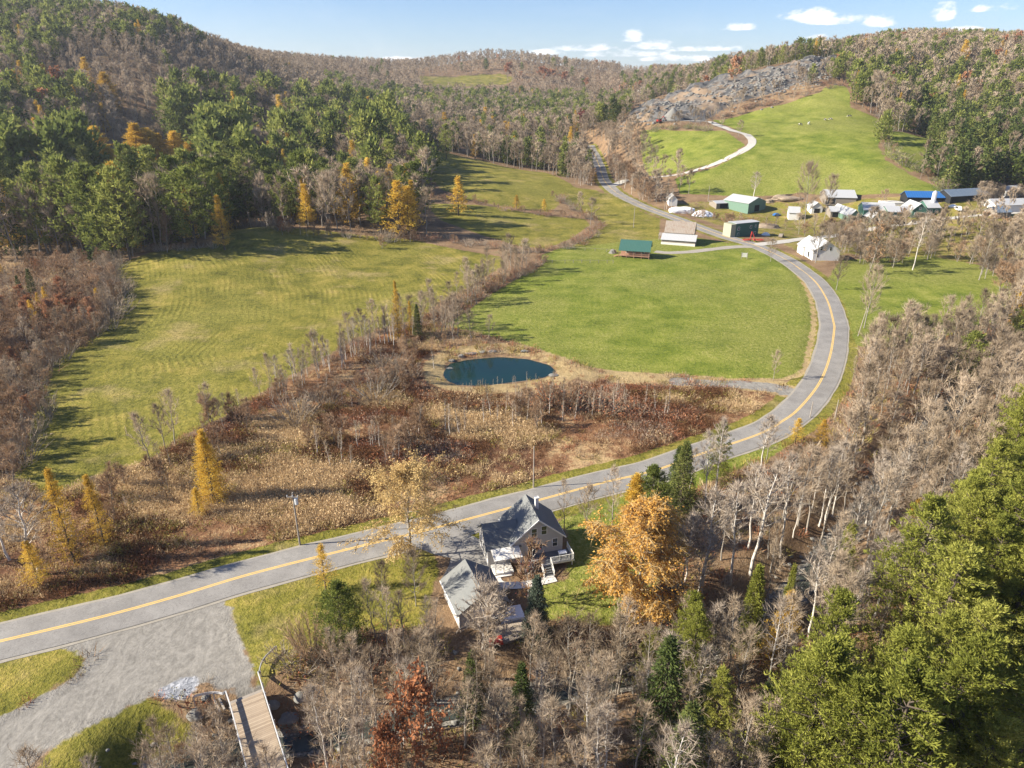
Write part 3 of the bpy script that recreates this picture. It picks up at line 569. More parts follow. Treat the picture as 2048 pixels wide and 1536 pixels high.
random.seed(226); addt('spruce_blue',*pine(10,.22,26,7,8,9,.24,.03,conic=1,up=-.12,irr=.12,layer=.2),[M['bark_dark'],M['blue_spruce']],10)
random.seed(228); addt('pine_round',*pine(10,.36,18,7,7,11,.34,.05,irr=.2),[M['bark_dark'],M['pine']],10)
for s_ in range(3): random.seed(230+s_); addt('spruce_mid',*pine(16,.19,15,6,5,4,.75,.05,conic=1,up=-.1,irr=.2,layer=.25),[M['bark_dark'],M['spruce']],16)
for s_ in range(2): random.seed(235+s_); addt('spruce_far',*pine(15,.21,9,5,3,3,1.3,.04,conic=1,up=-.1,irr=.25,lw=.5,layer=.25),[M['bark_dark'],M['spruce']],15)
lm=[M['bark_dark'],M['larch']]
for s_ in range(3): random.seed(240+s_); addt('larch_near',*pine(14,[.20,.17,.19][s_],[26,23,20][s_],7,7,[9,8,6][s_],.26,[.04,.12,.2][s_],conic=1,up=.12,irr=.65,lw=.30,crownpow=.75,layer=.6,gap=.28,cl=1.0),lm,14)
for s_ in range(2): random.seed(243+s_); addt('larch_full',*pine(14,.19,30,7,8,9,.27,.03,conic=1,up=.12,irr=.5,lw=.30,crownpow=.7,layer=.6,gap=.12,cl=1.0),lm,14)
for s_ in range(3): random.seed(245+s_); addt('larch_mid',*pine(15,.18,15,6,4,7,.55,.08,conic=1,up=.1,irr=.6,lw=.33,crownpow=.8,layer=.6,gap=.25),lm,15)
random.seed(250); addt('willow_dense',*bare(16,.34,56,13,15,.045,.08,.95,droop=.75,leafy=1,lsz=.25),[M['bark'],M['twig_gold'],M['willow']],16)
random.seed(251); addt('willow_thin',*bare(16.5,.40,44,12,13,.04,.12,1.0,droop=.6,leafy=.9,lsz=.23),[M['bark'],M['twig_gold'],M['willow_pale']],16.5)
for s_ in range(3): random.seed(260+s_); addt('bush_brown',*shrub(2.2,2.6,26,.035,14),[M['bark'],M['twig']],2.2)
for s_ in range(3): random.seed(263+s_); addt('bush_red',*shrub(2.2,2.8,26,.04,14,leafy=.5,mi2=2),[M['bark'],M['twig_red'],M['rust']],2.2)
random.seed(266); addt('bush_dome',*shrub(3.4,3.0,60,.035,26),[M['bark'],M['twig_red']],3.4)
for s_ in range(2): random.seed(268+s_); addt('bush_green',*shrub(1.8,2.2,20,.03,10,leafy=.9,mi2=2,lsz=.22),[M['bark'],M['twig'],M['pine']],1.8)
random.seed(11)

# ---------------------------------------------------------------- placing trees
PLACED=[]   # x,y,radius of everything set by hand (keeps the scatter off it)
LODS={'bare_tree':[(120,'bare_near'),(330,'bare_mid'),(800,'bare_far'),(1e9,'bare_tiny')],'pine_tree':[(140,'pine_near'),(420,'pine_mid'),(1e9,'pine_far')],
      'spruce_tree':[(140,'spruce_near'),(430,'spruce_mid'),(1e9,'spruce_far')],'larch_tree':[(200,'larch_near'),(1e9,'larch_mid')],
      'oak_tree':[(140,'oak'),(1e9,'oak_far')],'broad_bare_tree':[(160,'bare_broad'),(330,'bare_mid'),(1e9,'bare_far')]}
def tpl_for(kind,dist):
    if kind in LODS:
        for m_,k in LODS[kind]:
            if dist<m_: return k
    return kind
def put(name,tk,x,y,h,label,cat='tree',group=None,wf=1.0,parts=None,rz=None,z=None):
    tt=TPL[tk]; t=tt[random.randrange(len(tt))]; s_=h/t['h']; z=float(hgt(x,y))-.05 if z is None else z; rz=random.uniform(0,6.28) if rz is None else rz
    d=math.hypot(x,y); parts=(d<260) if parts is None else parts
    if parts and t['trunk'] is not None:
        e=bpy.data.objects.new(name,None); COL.objects.link(e); e.location=(x,y,z); e.rotation_euler=(0,0,rz); e.scale=(s_*wf,s_*wf,s_); e.empty_display_size=.5
        setp(e,label,cat,group)
        for pn,me in (('trunk',t['trunk']),('crown',t['crown'])): link(pn,me,e)
        return e
    o=link(name,merged(t) if t['trunk'] is not None else t['crown']); o.location=(x,y,z); o.rotation_euler=(0,0,rz); o.scale=(s_*wf,s_*wf,s_); return setp(o,label,cat,group)
def top_h(x,y,pyt):
    """height that puts a tree's top on photo row pyt"""
    z0=float(hgt(x,y)); lo,hi=0,60
    for _ in range(30):
        m_=(lo+hi)/2
        if w2p(x,y,z0+m_)[1]>pyt: lo=m_
        else: hi=m_
    return lo
def ft(name,tk,bx,by,ty,label,cat='tree',wf=1.0,r=2.5,**k):
    x,y=p2w(bx,by); h=top_h(x,y,ty); PLACED.append((x,y,r)); return put(name,tk,x,y,h,label,cat,wf=wf,**k)
def fh(name,tk,px,ty,h,label,cat='tree',wf=1.0,r=3,**k):
    h*=1.4; x,y=p2w(px,ty,h); PLACED.append((x,y,r*1.5)); return put(name,tk,x,y,h,label,cat,wf=wf,**k)

# yard trees round the house, from the photo one by one
ft('willow_tree','willow_dense',1268,1235,1008,'large round golden willow on the lawn right of the house',wf=1.3,r=6)
ft('willow_tree','willow_thin',822,1112,922,'thin pale gold willow overhanging the road beside the driveway',wf=1.2,r=5)
ft('larch_tree','larch_full',1262,1105,948,'orange gold larch standing just behind the round willow',wf=1.2)
ft('pine_tree','pine_round',1297,1062,932,'dark blue-green pine at the roadside behind the round willow',wf=.9)
ft('spruce_tree','spruce_blue',1072,1283,1150,'blue-green spruce on the lawn between garage and round willow',wf=.95)
ft('pine_tree','pine_round',688,1300,1165,'round dark green pine on the grass slope beside the gravel lot',wf=.85)
ft('larch_tree','larch_near',652,1182,1088,'small sparse orange larch at the road edge by the gravel lot',wf=1.3)
ft('dome_shrub','bush_dome',625,1312,1240,'rounded russet twiggy shrub below the round dark pine','shrub',wf=.8)
ft('apple_tree','apple',965,1300,1172,'spreading pinkish grey apple tree leaning over the garage',wf=1.0)
ft('ornamental_tree','wine_near',1057,1205,1082,'slender red-twigged ornamental tree in front of the porch',wf=.9)
for i,(a,b,c,l) in enumerate([(832,1212,1100,'bare grey tree beside the driveway near the garage'),(765,1200,1120,'small bare tree on the grass slope left of the garage'),(1128,1065,955,'bare tree behind the house at the road edge'),(1172,1062,965,'small bare tree on the lawn between house and road'),(1222,1082,930,'tall bare tree behind the round willow')]):
    ft('bare_tree','bare_broad' if i in(0,1,3) else 'bare_near',a,b,c,l,wf=.8)
ft('bare_tree','bare_pale',1402,1182,972,'white-barked bare tree standing alone right of the round willow',wf=1.3)
ft('bare_tree','bare_pale',1460,1170,960,'second white-barked bare tree right of the round willow',wf=1.1)
ft('bare_tree','bare_pale',1500,1150,915,'tall pale bare tree below the road bend',wf=1.2)
ft('bare_tree','bare_pale',1560,1115,905,'slim pale bare tree with a long straight trunk below the road bend',wf=1.0)
ft('spruce_tree','spruce_green',1490,1308,1128,'tall narrow yellow-green spruce in the wood right of the dark shed',wf=.85)
ft('spruce_tree','spruce_green',1562,1270,1128,'slender yellow-green spruce above the small gold larch',wf=.6)
ft('larch_tree','larch_full',1555,1330,1183,'small gold larch between the spruces in the riverside wood',wf=1.2)
ft('spruce_tree','spruce_green',1674,1180,1042,'bright green spruce in the riverside wood beside the big pines',wf=1.05)
ft('spruce_tree','spruce_near',1853,722,664,'dark narrow spruce rising from the roadside thicket by the right-hand field',wf=.9)
ft('oak_tree','oak',850,1590,1352,'rust-orange oak still in leaf among bare trees below the garage',wf=.75,r=4)
ft('oak_tree','oak',790,1640,1440,'lower rust-orange oak beside the larger one below the garage',wf=.6,r=3)
ft('yellow_shrub','larch_near',1640,890,838,'yellow-orange leafy sapling beside the pole at the road bend','shrub',wf=2.0)
ft('yellow_shrub','larch_near',1590,888,836,'orange-yellow leafy sapling at the inner edge of the road bend','shrub',wf=2.0)
# larches of the marsh
ft('larch_tree','larch_full',428,1000,860,'tall golden larch alone at the edge of the hay field',wf=1.15)
for i,(a,b,c,l) in enumerate([(150,1125,935,'tallest yellow larch in the clump beside the road'),(212,1098,946,'thin golden larch right of the tallest one in the roadside clump'),(80,1172,1080,'low golden larch at the foot of the roadside clump'),(400,1030,975,'short bushy larch at the foot of the lone golden larch')]):
    ft('larch_tree','larch_near',a,b,c,l,wf=[.85,.9,1.5,1.8][i])
ft('bare_tree','bare_pale',78,1150,960,'white-branched bare tree beside the roadside larches',wf=1.6)
ft('bare_tree','bare_pale',20,1120,985,'white-branched bare tree at the photo edge by the roadside larches',wf=1.5)
for (a,b,c,l) in [(660,640,0,0)][:0]: pass
ft('larch_tree','larch_near',797,680,560,'thin faded orange larch in the row above the pond',wf=.6)
ft('larch_tree','larch_near',822,668,600,'small yellow larch at the end of the row above the pond',wf=.7)
ft('spruce_tree','spruce_near',836,672,608,'small dark spruce at the end of the row above the pond',wf=.9)
# roadside and field trees
ft('lone_tree','bare_broad',1728,656,528,'lone bare tree with a forked trunk in the field beside the road',wf=.75)
ft('bare_tree','bare_broad',1672,580,512,'bushy bare tree between the white house and the road',wf=.9)
ft('bare_tree','bare_broad',1541,523,476,'small bare tree at the road junction',wf=1.0)
ft('bare_tree','bare_broad',1608,452,322,'tall twin-crowned bare tree among the farm buildings',wf=.75)
ft('bare_tree','bare_broad',1648,440,348,'dark bare tree beside the small white shed',wf=.8)
ft('bare_tree','bare_pale',1506,400,342,'pale feathery bare tree behind the green barn',wf=1.6)
ft('oak_tree','brown_oak',1738,548,446,'brown-leaved oak beside the white house',wf=.9,r=5)
ft('oak_tree','brown_oak',1765,410,378,'low tan tree behind the pale roofed barns',wf=1.1)
ft('bare_tree','bare_broad',1958,560,445,'dark-trunked bare tree at the corner of the right-hand field',wf=.8)
ft('bare_tree','bare_pale',1825,540,420,'pale birch rising in front of the green farm buildings',wf=.9)
ft('small_oak','oak',565,470,432,'little round russet tree on the upper edge of the hay field',wf=1.0,parts=False)
ft('thicket_shrub','thicket',765,497,468,'lone brown shrub near the upper edge of the hay field','shrub',wf=1.2)
ft('thicket_shrub','thicket',335,505,420,'pale bare tree against the dark pines at the hay field edge',wf=.6)
ft('larch_tree','larch_near',450,500,388,'big two-toned larch at the corner of the hay field',wf=1.15)
for (a,t_,h,l) in [(205,150,15,'orange larch alone high on the left hillside'),(165,120,14,'pale orange larch near the top of the left slope'),(12,285,15,'bright yellow larch at the left photo edge'),(265,252,16,'tallest of the golden larches massed on the left slope'),(290,262,15,'broad golden larch second in the massed group'),(312,272,14,'golden larch in the middle of the massed group'),(345,268,15,'golden larch with pointed top in the massed group'),(375,290,14,'lower right golden larch of the massed group'),(185,258,15,'orange larch left of the massed golden group'),(213,300,15,'orange-gold larch below the massed golden group'),(610,318,16,'rounded gold larch in the middle of the left wood'),(690,342,16,'thin gold larch in the left wood near the tall pines'),(792,366,15,'gold larch at the wood edge above the hay field'),(812,378,13,'smaller gold larch next to the one at the wood edge'),(588,198,12,'pale orange tree high in the left wood'),(655,190,12,'orange larch on the ridge of the middle spur'),(676,194,12,'second orange larch on the ridge of the middle spur'),(725,186,12,'faded gold larch on the ridge of the middle spur'),(888,230,14,'gold larch behind the tall lone pine'),(970,220,14,'bright gold larch among bare trees above the far field'),(985,238,12,'short gold larch above the far field'),(1010,248,13,'thin gold larch above the far field'),(915,358,12,'tawny larch at the lower corner of the far field')]:
    fh('larch_tree','larch_full' if 180<a<400 else 'larch_mid',a,t_-6,h*(1.3 if 180<a<400 else 1.15),l,wf=2.3 if 180<a<400 else 1.7,r=4.5)
for a,b,c in [(1033,418,390),(1088,420,398),(1190,368,345)]: ft('larch_tree','larch_mid',a,b,c,{1033:'small gold larch in the hedgerow across the fields',1088:'tiny gold larch at the end of the hedgerow',1190:'round orange sapling beside the far road'}[a],wf=2.0)
ft('pine_tree','pine_mid',893,318,248,'tall lone pine standing in the far field',wf=.85)
ft('pine_tree','pine_mid',868,345,288,'dark pine in front of the tall lone pine',wf=1.1)
fh('maple_tree','wine_far',1165,222,14,'burgundy-leaved tree beside the far road',wf=1.1)
fh('dark_tree','spruce_mid',1228,196,18,'very dark round evergreen below the quarry',wf=1.7)
fh('maple_tree','oak_far',1475,112,16,'russet tree on the rim of the quarry',wf=1.0)
for a,b,l in [(1018,126,'small red-orange tree on the distant hill'),(1085,134,'orange tree on the distant hill'),(1105,138,'deep orange tree on the distant hill'),(1128,144,'red tree on the distant hill'),(1090,137,'bright orange tree on the distant hill'),(1935,80,'bright yellow tree near the top of the right-hand ridge')]:
    fh('maple_tree','larch_mid' if a==1935 else 'oak_far',a,b,16 if a!=1935 else 20,l,wf=1.5)

# --- wooded areas: jittered grid of positions in the world, kind chosen by where it stands
EXCL=[HAY,MID,UPF,GRN,RTF,HF1,HF2,HF3,CHF,LAWN1,LAWN2,LAWN3,ISL,ISL2,LOT,MARSH,QUAR,PONDP]
def jgrid(x0,x1,y0,y1,s):
    X,Y=np.meshgrid(np.arange(x0,x1,s),np.arange(y0,y1,s)); X=X+rng.uniform(-.45,.45,X.shape)*s; Y=Y+rng.uniform(-.45,.45,Y.shape)*s; return X.ravel(),Y.ravel()
cand=[]
for (d0,d1,s) in ((40,130,3.1),(130,260,3.9),(260,620,7.9),(620,1200,9.6),(1200,2700,14)):
    X,Y=jgrid(-d1*.9,d1*.9,15,d1,s); d=np.hypot(X,Y); k=(d>=d0)&(d<d1); cand.append((X[k],Y[k]))
X=np.concatenate([c[0] for c in cand]); Y=np.concatenate([c[1] for c in cand])
Z=hgt(X,Y); D_=np.hypot(X,Y)
bx,by,dep=w2p(X,Y,Z); tx,ty,dep2=w2p(X,Y,Z+14)
k=(dep>5)&(((bx>-60)&(bx<2110)&(by<1700)&(by>0))|((tx>-60)&(tx<2110)&(ty<1560)&(ty>-60)))&(ty<1570)
ok=k.copy()
for e in EXCL: ok&=~in_poly(X,Y,e)
ok&=(seg_dist(X,Y,ROAD[::3])>8.0)&(seg_dist(X,Y,QROAD[::2])>5)&(seg_dist(X,Y,BLANE)>5)&(seg_dist(X,Y,PATHL)>4)&(seg_dist(X,Y,RV[::2])>1.3)&(seg_dist(X,Y,DRIVE)>4)&(seg_dist(X,Y,PONDP,True)>9)
ok&=~in_poly(bx,by,[(1320,395),(1500,388),(1800,384),(2060,384),(2060,440),(1900,455),(1700,475),(1600,540),(1380,515),(1220,500),(1300,430)])  # farm yard: placed by hand
ok&=~in_poly(bx,by,[(880,985),(1130,985),(1340,930),(1340,1270),(1110,1290),(980,1310),(860,1290),(860,1090)])
ok&=~in_poly(bx,by,[(380,1350),(600,1340),(640,1420),(660,1600),(420,1600)])
for (x,y,r) in PLACED: ok&=np.hypot(X-x,Y-y)>r
ok&=~in_poly(tx,ty,[(1230,950),(1400,880),(1560,800),(1620,730),(1640,600),(1720,600),(1722,700),(1705,800),(1620,870),(1480,945),(1300,1000),(1230,1010)])&~in_poly(bx,by,[(290,1240),(480,1240),(520,1440),(290,1440)])&~in_poly(tx,ty,[(165,250),(400,250),(410,345),(180,365)])
t2x,t2y,_=w2p(X,Y,Z+24)
ok&=~((D_>260)&(in_poly(t2x,t2y,[(165,235),(400,235),(410,350),(180,370)])|in_poly(t2x,t2y,[(790,292),(860,305),(960,328),(1090,355),(1190,400),(1240,420),(1310,470),(1200,470),(1000,440),(860,410),(850,350)])))
mm_=(tx+bx)/2; mt=(ty+by)/2
ok&=~in_poly(tx,ty+2,[(835,154),(1000,149),(1032,158),(1012,172),(850,174)])&~in_poly(tx,ty,[(835,290),(960,322),(1090,350),(1190,400),(1240,420),(1310,470),(1200,470),(1000,400),(880,360)])
X,Y,Z,D_,bx,by,tx,ty=[a[ok] for a in (X,Y,Z,D_,bx,by,tx,ty)]
# drop what the hills hide
vis=np.ones(len(X),bool)
for f_ in np.linspace(.12,.97,46):
    xx,yy=X*f_,Y*f_; zz=CAMZ+(Z+15-CAMZ)*f_; vis&=(hgt(xx,yy)<zz)
X,Y,Z,D_,bx,by,tx,ty=[a[vis] for a in (X,Y,Z,D_,bx,by,tx,ty)]
cx,cy,_=w2p(X,Y,Z+9)
REG=[ # polygon in photo pixels, mix (bare,pine,spruce,larch,oak,sapling), height, phrase
 ([(2200,700),(2040,850),(1960,960),(1900,1050),(1800,1180),(1680,1290),(1640,1370),(1560,1440),(1500,1600),(2200,1600)],(.09,.91,0,0,0,0),(13,24),'in the dense stand of big pines along the lower right edge','big pines lower right'),
 ([(1250,1240),(1480,1240),(1560,1350),(1400,1600),(1180,1600)],(.74,.18,.08,.0,.0,0),(9,16),'in the mixed wood below the golden willow','mixed wood below the willow'),
 ([(560,1240),(1250,1240),(1250,1600),(400,1600),(400,1440)],(.985,.0,.015,0,0,0),(10,14),'in the leafless wood below the garage','leafless wood below the garage'),
 ([(1280,820),(1560,820),(1760,560),(2200,520),(2200,760),(1900,1080),(1700,1290),(1330,1290)],(.95,.02,.02,.01,0,0),(9,16),'in the leafless riverside wood between road and big pines','riverside wood'),
 ([(-80,480),(250,480),(240,700),(100,760),(70,1000),(-80,1000)],(.40,0,.03,.05,.07,.45),(4.5,9),'in the russet brush at the left edge of the hay field','russet brush by the hay field'),
 ([(-80,-80),(250,-10),(400,72),(300,88),(150,70),(90,120),(-80,170)],(.5,.48,0,.02,0,0),(12,17),'on the green upper shoulder of the left hill','upper shoulder of the left hill'),
 ([(-80,180),(100,150),(180,200),(230,200),(230,330),(-80,330)],(.66,.16,.06,.11,.01,0),(13,18),'high on the steep mixed slope at the left edge','steep mixed slope at the left edge'),
 ([(-80,300),(230,300),(500,300),(510,500),(250,520),(-80,520)],(.46,.31,.16,.06,.01,0),(16,25),'in the dark conifers above the hay field','dark conifers above the hay field'),
 ([(330,200),(520,190),(640,205),(780,240),(800,330),(560,330),(330,320)],(.68,.24,.02,.06,.0,0),(14,23),'in the belt of pines across the left hillside','pine belt across the left hillside'),
 ([(100,60),(420,60),(650,140),(660,210),(520,200),(330,215),(180,200)],(.985,.005,.005,.005,0,0),(11,15),'on the bare upper slope of the left hill','bare upper slope of the left hill'),
 ([(500,300),(860,300),(880,480),(500,500)],(.68,.18,.01,.13,0,0),(13,20),'in the mixed wood between hay field and far field','mixed wood between the fields'),
 ([(640,150),(820,185),(1180,190),(1180,215),(1100,240),(820,215),(640,215)],(.52,.46,.0,.02,0,0),(11,15),'in the pine band across the middle distance','pine band in the middle distance'),
 ([(760,200),(1190,200),(1190,330),(760,330)],(.80,.08,.08,.04,0,0),(12,16),'in the wood on the spur behind the far field','spur behind the far field'),
 ([(560,90),(1240,90),(1240,190),(560,190)],(.985,.01,0,0,.005,0),(11,15),'on the bare distant hill','bare distant hill'),
 ([(1180,140),(1300,150),(1700,90),(1700,130),(1350,200),(1180,240)],(.70,.27,0,.01,.02,0),(10,14),'in the wood along the quarry rim','wood along the quarry rim'),
 ([(1830,215),(2200,190),(2200,400),(1870,400)],(.16,.06,.78,0,0,0),(14,19),'in the dark hemlocks behind the long sheds','dark hemlocks behind the long sheds'),
 ([(1690,120),(2200,120),(2200,240),(1700,330)],(.64,.31,.0,.02,.03,0),(11,17),'on the mixed slope right of the hill pasture','mixed slope beside the hill pasture'),
 ([(1300,40),(2200,30),(2200,130),(1300,150)],(.78,.18,0,.01,.03,0),(11,15),'on the right-hand ridge','right-hand ridge'),
]
KN=['bare_tree','pine_tree','spruce_tree','larch_tree','oak_tree','sapling']
reg=np.full(len(X),-1)
for i,r in enumerate(REG):
    m_=(reg<0)&in_poly(cx,cy,r[0]); reg[m_]=i
ADJ=dict(bare_tree='bare grey tree',pine_tree='green pine',spruce_tree='dark pointed spruce',larch_tree='golden larch',oak_tree='russet-leaved tree',sapling='slender bare sapling')
rows=[]
for i in range(len(X)):
    r=reg[i]
    if r<0: mix,hr,ph,gp=(1,0,0,.0,.0,0),(7,12),'on the open ground around the fields','open ground around the fields'
    else: mix,hr,ph,gp=REG[r][1:]
    if r<0 and rng.random()<.45: continue
    if r==3 and rng.random()<.15: continue
    if r==0 and rng.random()<.42: continue
    if r==0 and D_[i]<130 and rng.random()<.12: continue
    if r==4 and rng.random()<.1: continue
    if (r==3 and rng.random()<.28) or (r==1 and rng.random()<.12) or (r==2 and rng.random()<.1): continue
    c=rng.choice(6,p=np.array(mix)/sum(mix)); h=rng.uniform(*hr)*(1.0 if D_[i]<250 or r in(4,15) else 1.32)*(1.25 if c in(1,2) and r in(6,7,8,10) else 1.0)
    if c==3 and r in(6,7,8,10): h*=1.1
    if r==0 and c==0: h*=.6
    rows.append([X[i],Y[i],h,c,r,h/D_[i],D_[i],ph,gp])
print('forest rows',len(rows))
BARE2={'near':['bare_near']}
STUFF={}; SCAT=[]
LM=[(60,60,'top of the left hill'),(300,70,'upper left slope'),(200,180,'lone orange larch high on the slope'),(420,110,'skyline of the left hill'),(560,160,'dip in the left skyline'),(80,320,'yellow larch at the photo edge'),(310,290,'massed golden larches'),(430,260,'middle of the left wood'),(560,260,'pine belt'),(610,350,'rounded gold larch'),(700,380,'thin gold larch'),(800,420,'gold larch at the wood edge'),(450,450,'larch at the hay field corner'),(300,450,'pale bare tree by the dark pines'),(130,430,'dark conifer slope'),(60,520,'top of the russet brush'),(120,660,'russet oaks beside the hay field'),(40,850,'lower left border of the hay field'),(700,250,'middle spur'),(880,330,'tall lone pine'),(970,260,'gold larches behind the far field'),(820,230,'pine band'),(1000,210,'centre of the pine band'),(1100,280,'wood above the far road'),(1160,240,'burgundy tree'),(1228,240,'very dark round evergreen'),(930,140,'distant hill field'),(1090,140,'distant orange trees'),(700,130,'farthest blue hill'),(1250,180,'far valley houses'),(1340,170,'lower end of the quarry rim'),(1475,140,'russet tree on the quarry rim'),(1600,110,'upper end of the quarry rim'),(1730,110,'head of the hill pasture'),(1850,80,'right-hand skyline'),(1980,90,'yellow tree on the ridge'),(1800,190,'mixed slope beside the pasture'),(1900,260,'hemlock slope'),(2000,330,'hemlocks behind the long sheds'),(1810,300,'strip pasture'),(1400,250,'quarry floor'),(1500,280,'bend of the quarry road'),(1280,330,'road bank before the farm'),(1650,400,'pale roofed barns'),(1480,430,'green barn'),(1860,430,'green farm house'),(1640,500,'white house'),(1800,500,'trees in front of the farm'),(1980,520,'corner of the right-hand field'),(1730,600,'lone forked tree'),(1853,690,'dark narrow spruce'),(2000,640,'far corner of the riverside wood'),(1700,760,'roadside at the bend'),(1620,850,'orange saplings at the bend'),(1800,850,'middle of the riverside wood'),(1900,800,'brook in the wood'),(1500,950,'white birches below the bend'),(1402,1080,'lone white-barked tree'),(1674,1110,'bright green spruce'),(1490,1220,'tall narrow spruce'),(1560,1260,'small gold larch in the wood'),(1350,1200,'dark shed'),(1268,1200,'round golden willow'),(1072,1230,'blue-green spruce'),(965,1260,'garage'),(850,1450,'rust-orange oak'),(688,1250,'round dark pine'),(560,1420,'bridge'),(1000,1420,'wood below the garage'),(1200,1420,'wood below the willow'),(1400,1450,'lower middle of the big pines wood'),(1700,1450,'foot of the big pines'),(1900,1300,'heart of the big pines'),(1980,1050,'top of the big pines'),(430,930,'lone golden larch'),(150,1030,'roadside larch clump'),(740,680,'row above the pond'),(990,740,'pond'),(1250,830,'pasture track'),(960,600,'hedgerow beside the hay field'),(1270,490,'green-roofed cabin'),(1360,470,'weathered barn'),(600,1040,'transformer pole')]
LMa=np.array([q[:2] for q in LM],float)
ONES=['','first','second','third','fourth','fifth','sixth','seventh','eighth','ninth','tenth','eleventh','twelfth','thirteenth','fourteenth','fifteenth','sixteenth','seventeenth','eighteenth','nineteenth']
TENS=['','','twenty','thirty','forty','fifty','sixty','seventy','eighty','ninety']; THS=['','','twentieth','thirtieth','fortieth','fiftieth','sixtieth','seventieth','eightieth','ninetieth']
def ordn(n):
    if n<20: return ONES[n]
    if n<100: return THS[n//10] if n%10==0 else TENS[n//10]+'-'+ONES[n%10]
    return 'hundred-'+ordn(n-100) if n%100 else 'two hundredth'
def name_by_landmark(objs):
    """objs: (object, description). Say which landmark each stands by and its order from the left there."""
    G={}
    for o,ds in objs:
        x,y,z=o.location; a,b,_=w2p(x,y,z+3); a=float(a);b=float(b); k=int(np.argmin((LMa[:,0]-a)**2+((LMa[:,1]-b)*1.5)**2)); u,v=a-LMa[k,0],b-LMa[k,1]
        rel=('right of' if u>0 else 'left of') if abs(u)>abs(v)*1.2 else ('below' if v>0 else 'above')
        G.setdefault((ds,rel,LM[k][2]),[]).append((a,o))
    for (ds,rel,l),L in G.items():
        L.sort(key=lambda q:q[0]); n_=len(L)
        for i,(a,o) in enumerate(L):
            if n_==1: o['label']=f'{ds} standing {rel} the {l}'
            else: o['label']=f'{ordn(i+1)} {ds} from left, {rel} the {l}'
            o['group']=f'{ds}s {rel} the {l}'
def variant(kind,d,r):
    k=tpl_for(kind,d)
    if kind=='bare_tree' and k=='bare_near' and rng.random()<(.42 if r==3 else .2): k='bare_pale'
    if kind=='pine_tree' and d<140 and r==1: k='pine_near'
    if kind=='oak_tree' and r==4: k='oak'
    if kind=='sapling' and r==4: k='thicket'
    return k
for c,kind in enumerate(KN):
    rs=sorted([q for q in rows if q[3]==c],key=lambda q:-q[5]); 
    cap=290-sum(1 for o in COL.objects if o.parent is None and o.name.split('.')[0]==kind)
    for j,q in enumerate(rs):
        tk=variant(kind,q[6],q[4]); wf=rng.uniform(.8,1.2)
        if j<cap:
            SCAT.append((put(kind,tk,q[0],q[1],q[2],'x','tree',wf=wf,parts=q[6]<190),ADJ[kind]))
        else: STUFF.setdefault(kind,[]).append((tk,q[0],q[1],float(hgt(q[0],q[1]))-.1,q[2],wf))
def merge_stuff(name,items,label):
    Vs=[];Fs=[];Ms=[];Ts=[];mats=[];n0=0
    by={}
    for it in items: by.setdefault(it[0],[]).append(it[1:])
    for tk,L in by.items():
        tt=TPL[tk]; 
        for vi,t in enumerate(tt):
            A=np.array([q for i,q in enumerate(L) if i%len(tt)==vi]); 
            if not len(A): continue
            ids=[]
            for m_ in t['mats']:
                if m_ not in mats: mats.append(m_)
                ids.append(mats.index(m_))
            ids=np.array(ids); a=rng.uniform(0,6.283,len(A)); s_=A[:,3]/t['h']; w_=s_*A[:,4]; ca,sa=np.cos(a),np.sin(a); V=t['V']; nv=len(V)
            x=(V[None,:,0]*ca[:,None]-V[None,:,1]*sa[:,None])*w_[:,None]+A[:,0,None]; y=(V[None,:,0]*sa[:,None]+V[None,:,1]*ca[:,None])*w_[:,None]+A[:,1,None]; z=V[None,:,2]*s_[:,None]+A[:,2,None]
            Vs.append(np.stack([x,y,z],-1).reshape(-1,3).astype(np.float32)); F=t['F'][None]+ (np.arange(len(A))*nv)[:,None,None]+n0
            Fs.append(F.reshape(-1,3).astype(np.int32)); Ms.append(np.tile(ids[t['m']],len(A))); Ts.append(np.repeat(rng.random(len(A)),nv)); n0+=nv*len(A)
    me=np_mesh(name,np.concatenate(Vs),np.concatenate(Fs),mats,np.concatenate(Ms),dict(tint=np.concatenate(Ts)))
    print(name,len(items),'tris',len(me.polygons)); return setp(link(name,me),label,None,None,'stuff')
FL={'bare_tree':('forest','leafless woodland massed over the far hills'),'pine_tree':('pine_forest','distant pine woodland over the hillsides'),'spruce_tree':('spruce_forest','distant dark spruce woodland'),'larch_tree':('larch_forest','distant golden larches'),'oak_tree':('oak_forest','distant russet oaks'),'sapling':('sapling_woods','far saplings')}
for kind,it in STUFF.items(): merge_stuff(FL[kind][0],it,FL[kind][1])

name_by_landmark(SCAT)
# --- hedgerows and thickets: lines of saplings and shrubs (photo pixels of their foot line)
def along(pts,step,wid): 
    L=catmull(P(pts),1.0); out=[]; i=0.0
    while i<len(L)-1:
        a=L[int(i)]; out.append((a[0]+random.uniform(-wid,wid),a[1]+random.uniform(-wid,wid))); i+=step*random.uniform(.6,1.4)
    return out
def row(pts,step,wid,kinds,hr,name,cat,label,group):
    made=[]
    for (x,y) in along(pts,step,wid):
        if seg_dist(np.array([x]),np.array([y]),ROAD[::3])[0]<6: continue
        o=put(name,random.choice(kinds),x,y,random.uniform(*hr),label,cat,group,wf=random.uniform(.8,1.25),parts=False)
        made.append((float(w2p(x,y,o.location.z)[0]),o))
    made.sort(key=lambda q:q[0])
    for i,(a,o) in enumerate(made): o['label']=ordn(i+1)+' '+label+', from the left'
row([(560,790),(640,745),(700,715),(760,690),(830,668)],.8,3.2,['bare_near','sapling','sapling','bare_pale'],(5,11),'sapling','tree','slim bare sapling in the row above the pond','row above the pond')
row([(430,860),(500,825),(570,790)],.9,4.5,['thicket','sapling','thicket','bare_near'],(3,7),'thicket_shrub','shrub','purplish bare shrub on the lower edge of the hay field','shrubs on the lower edge of the hay field')
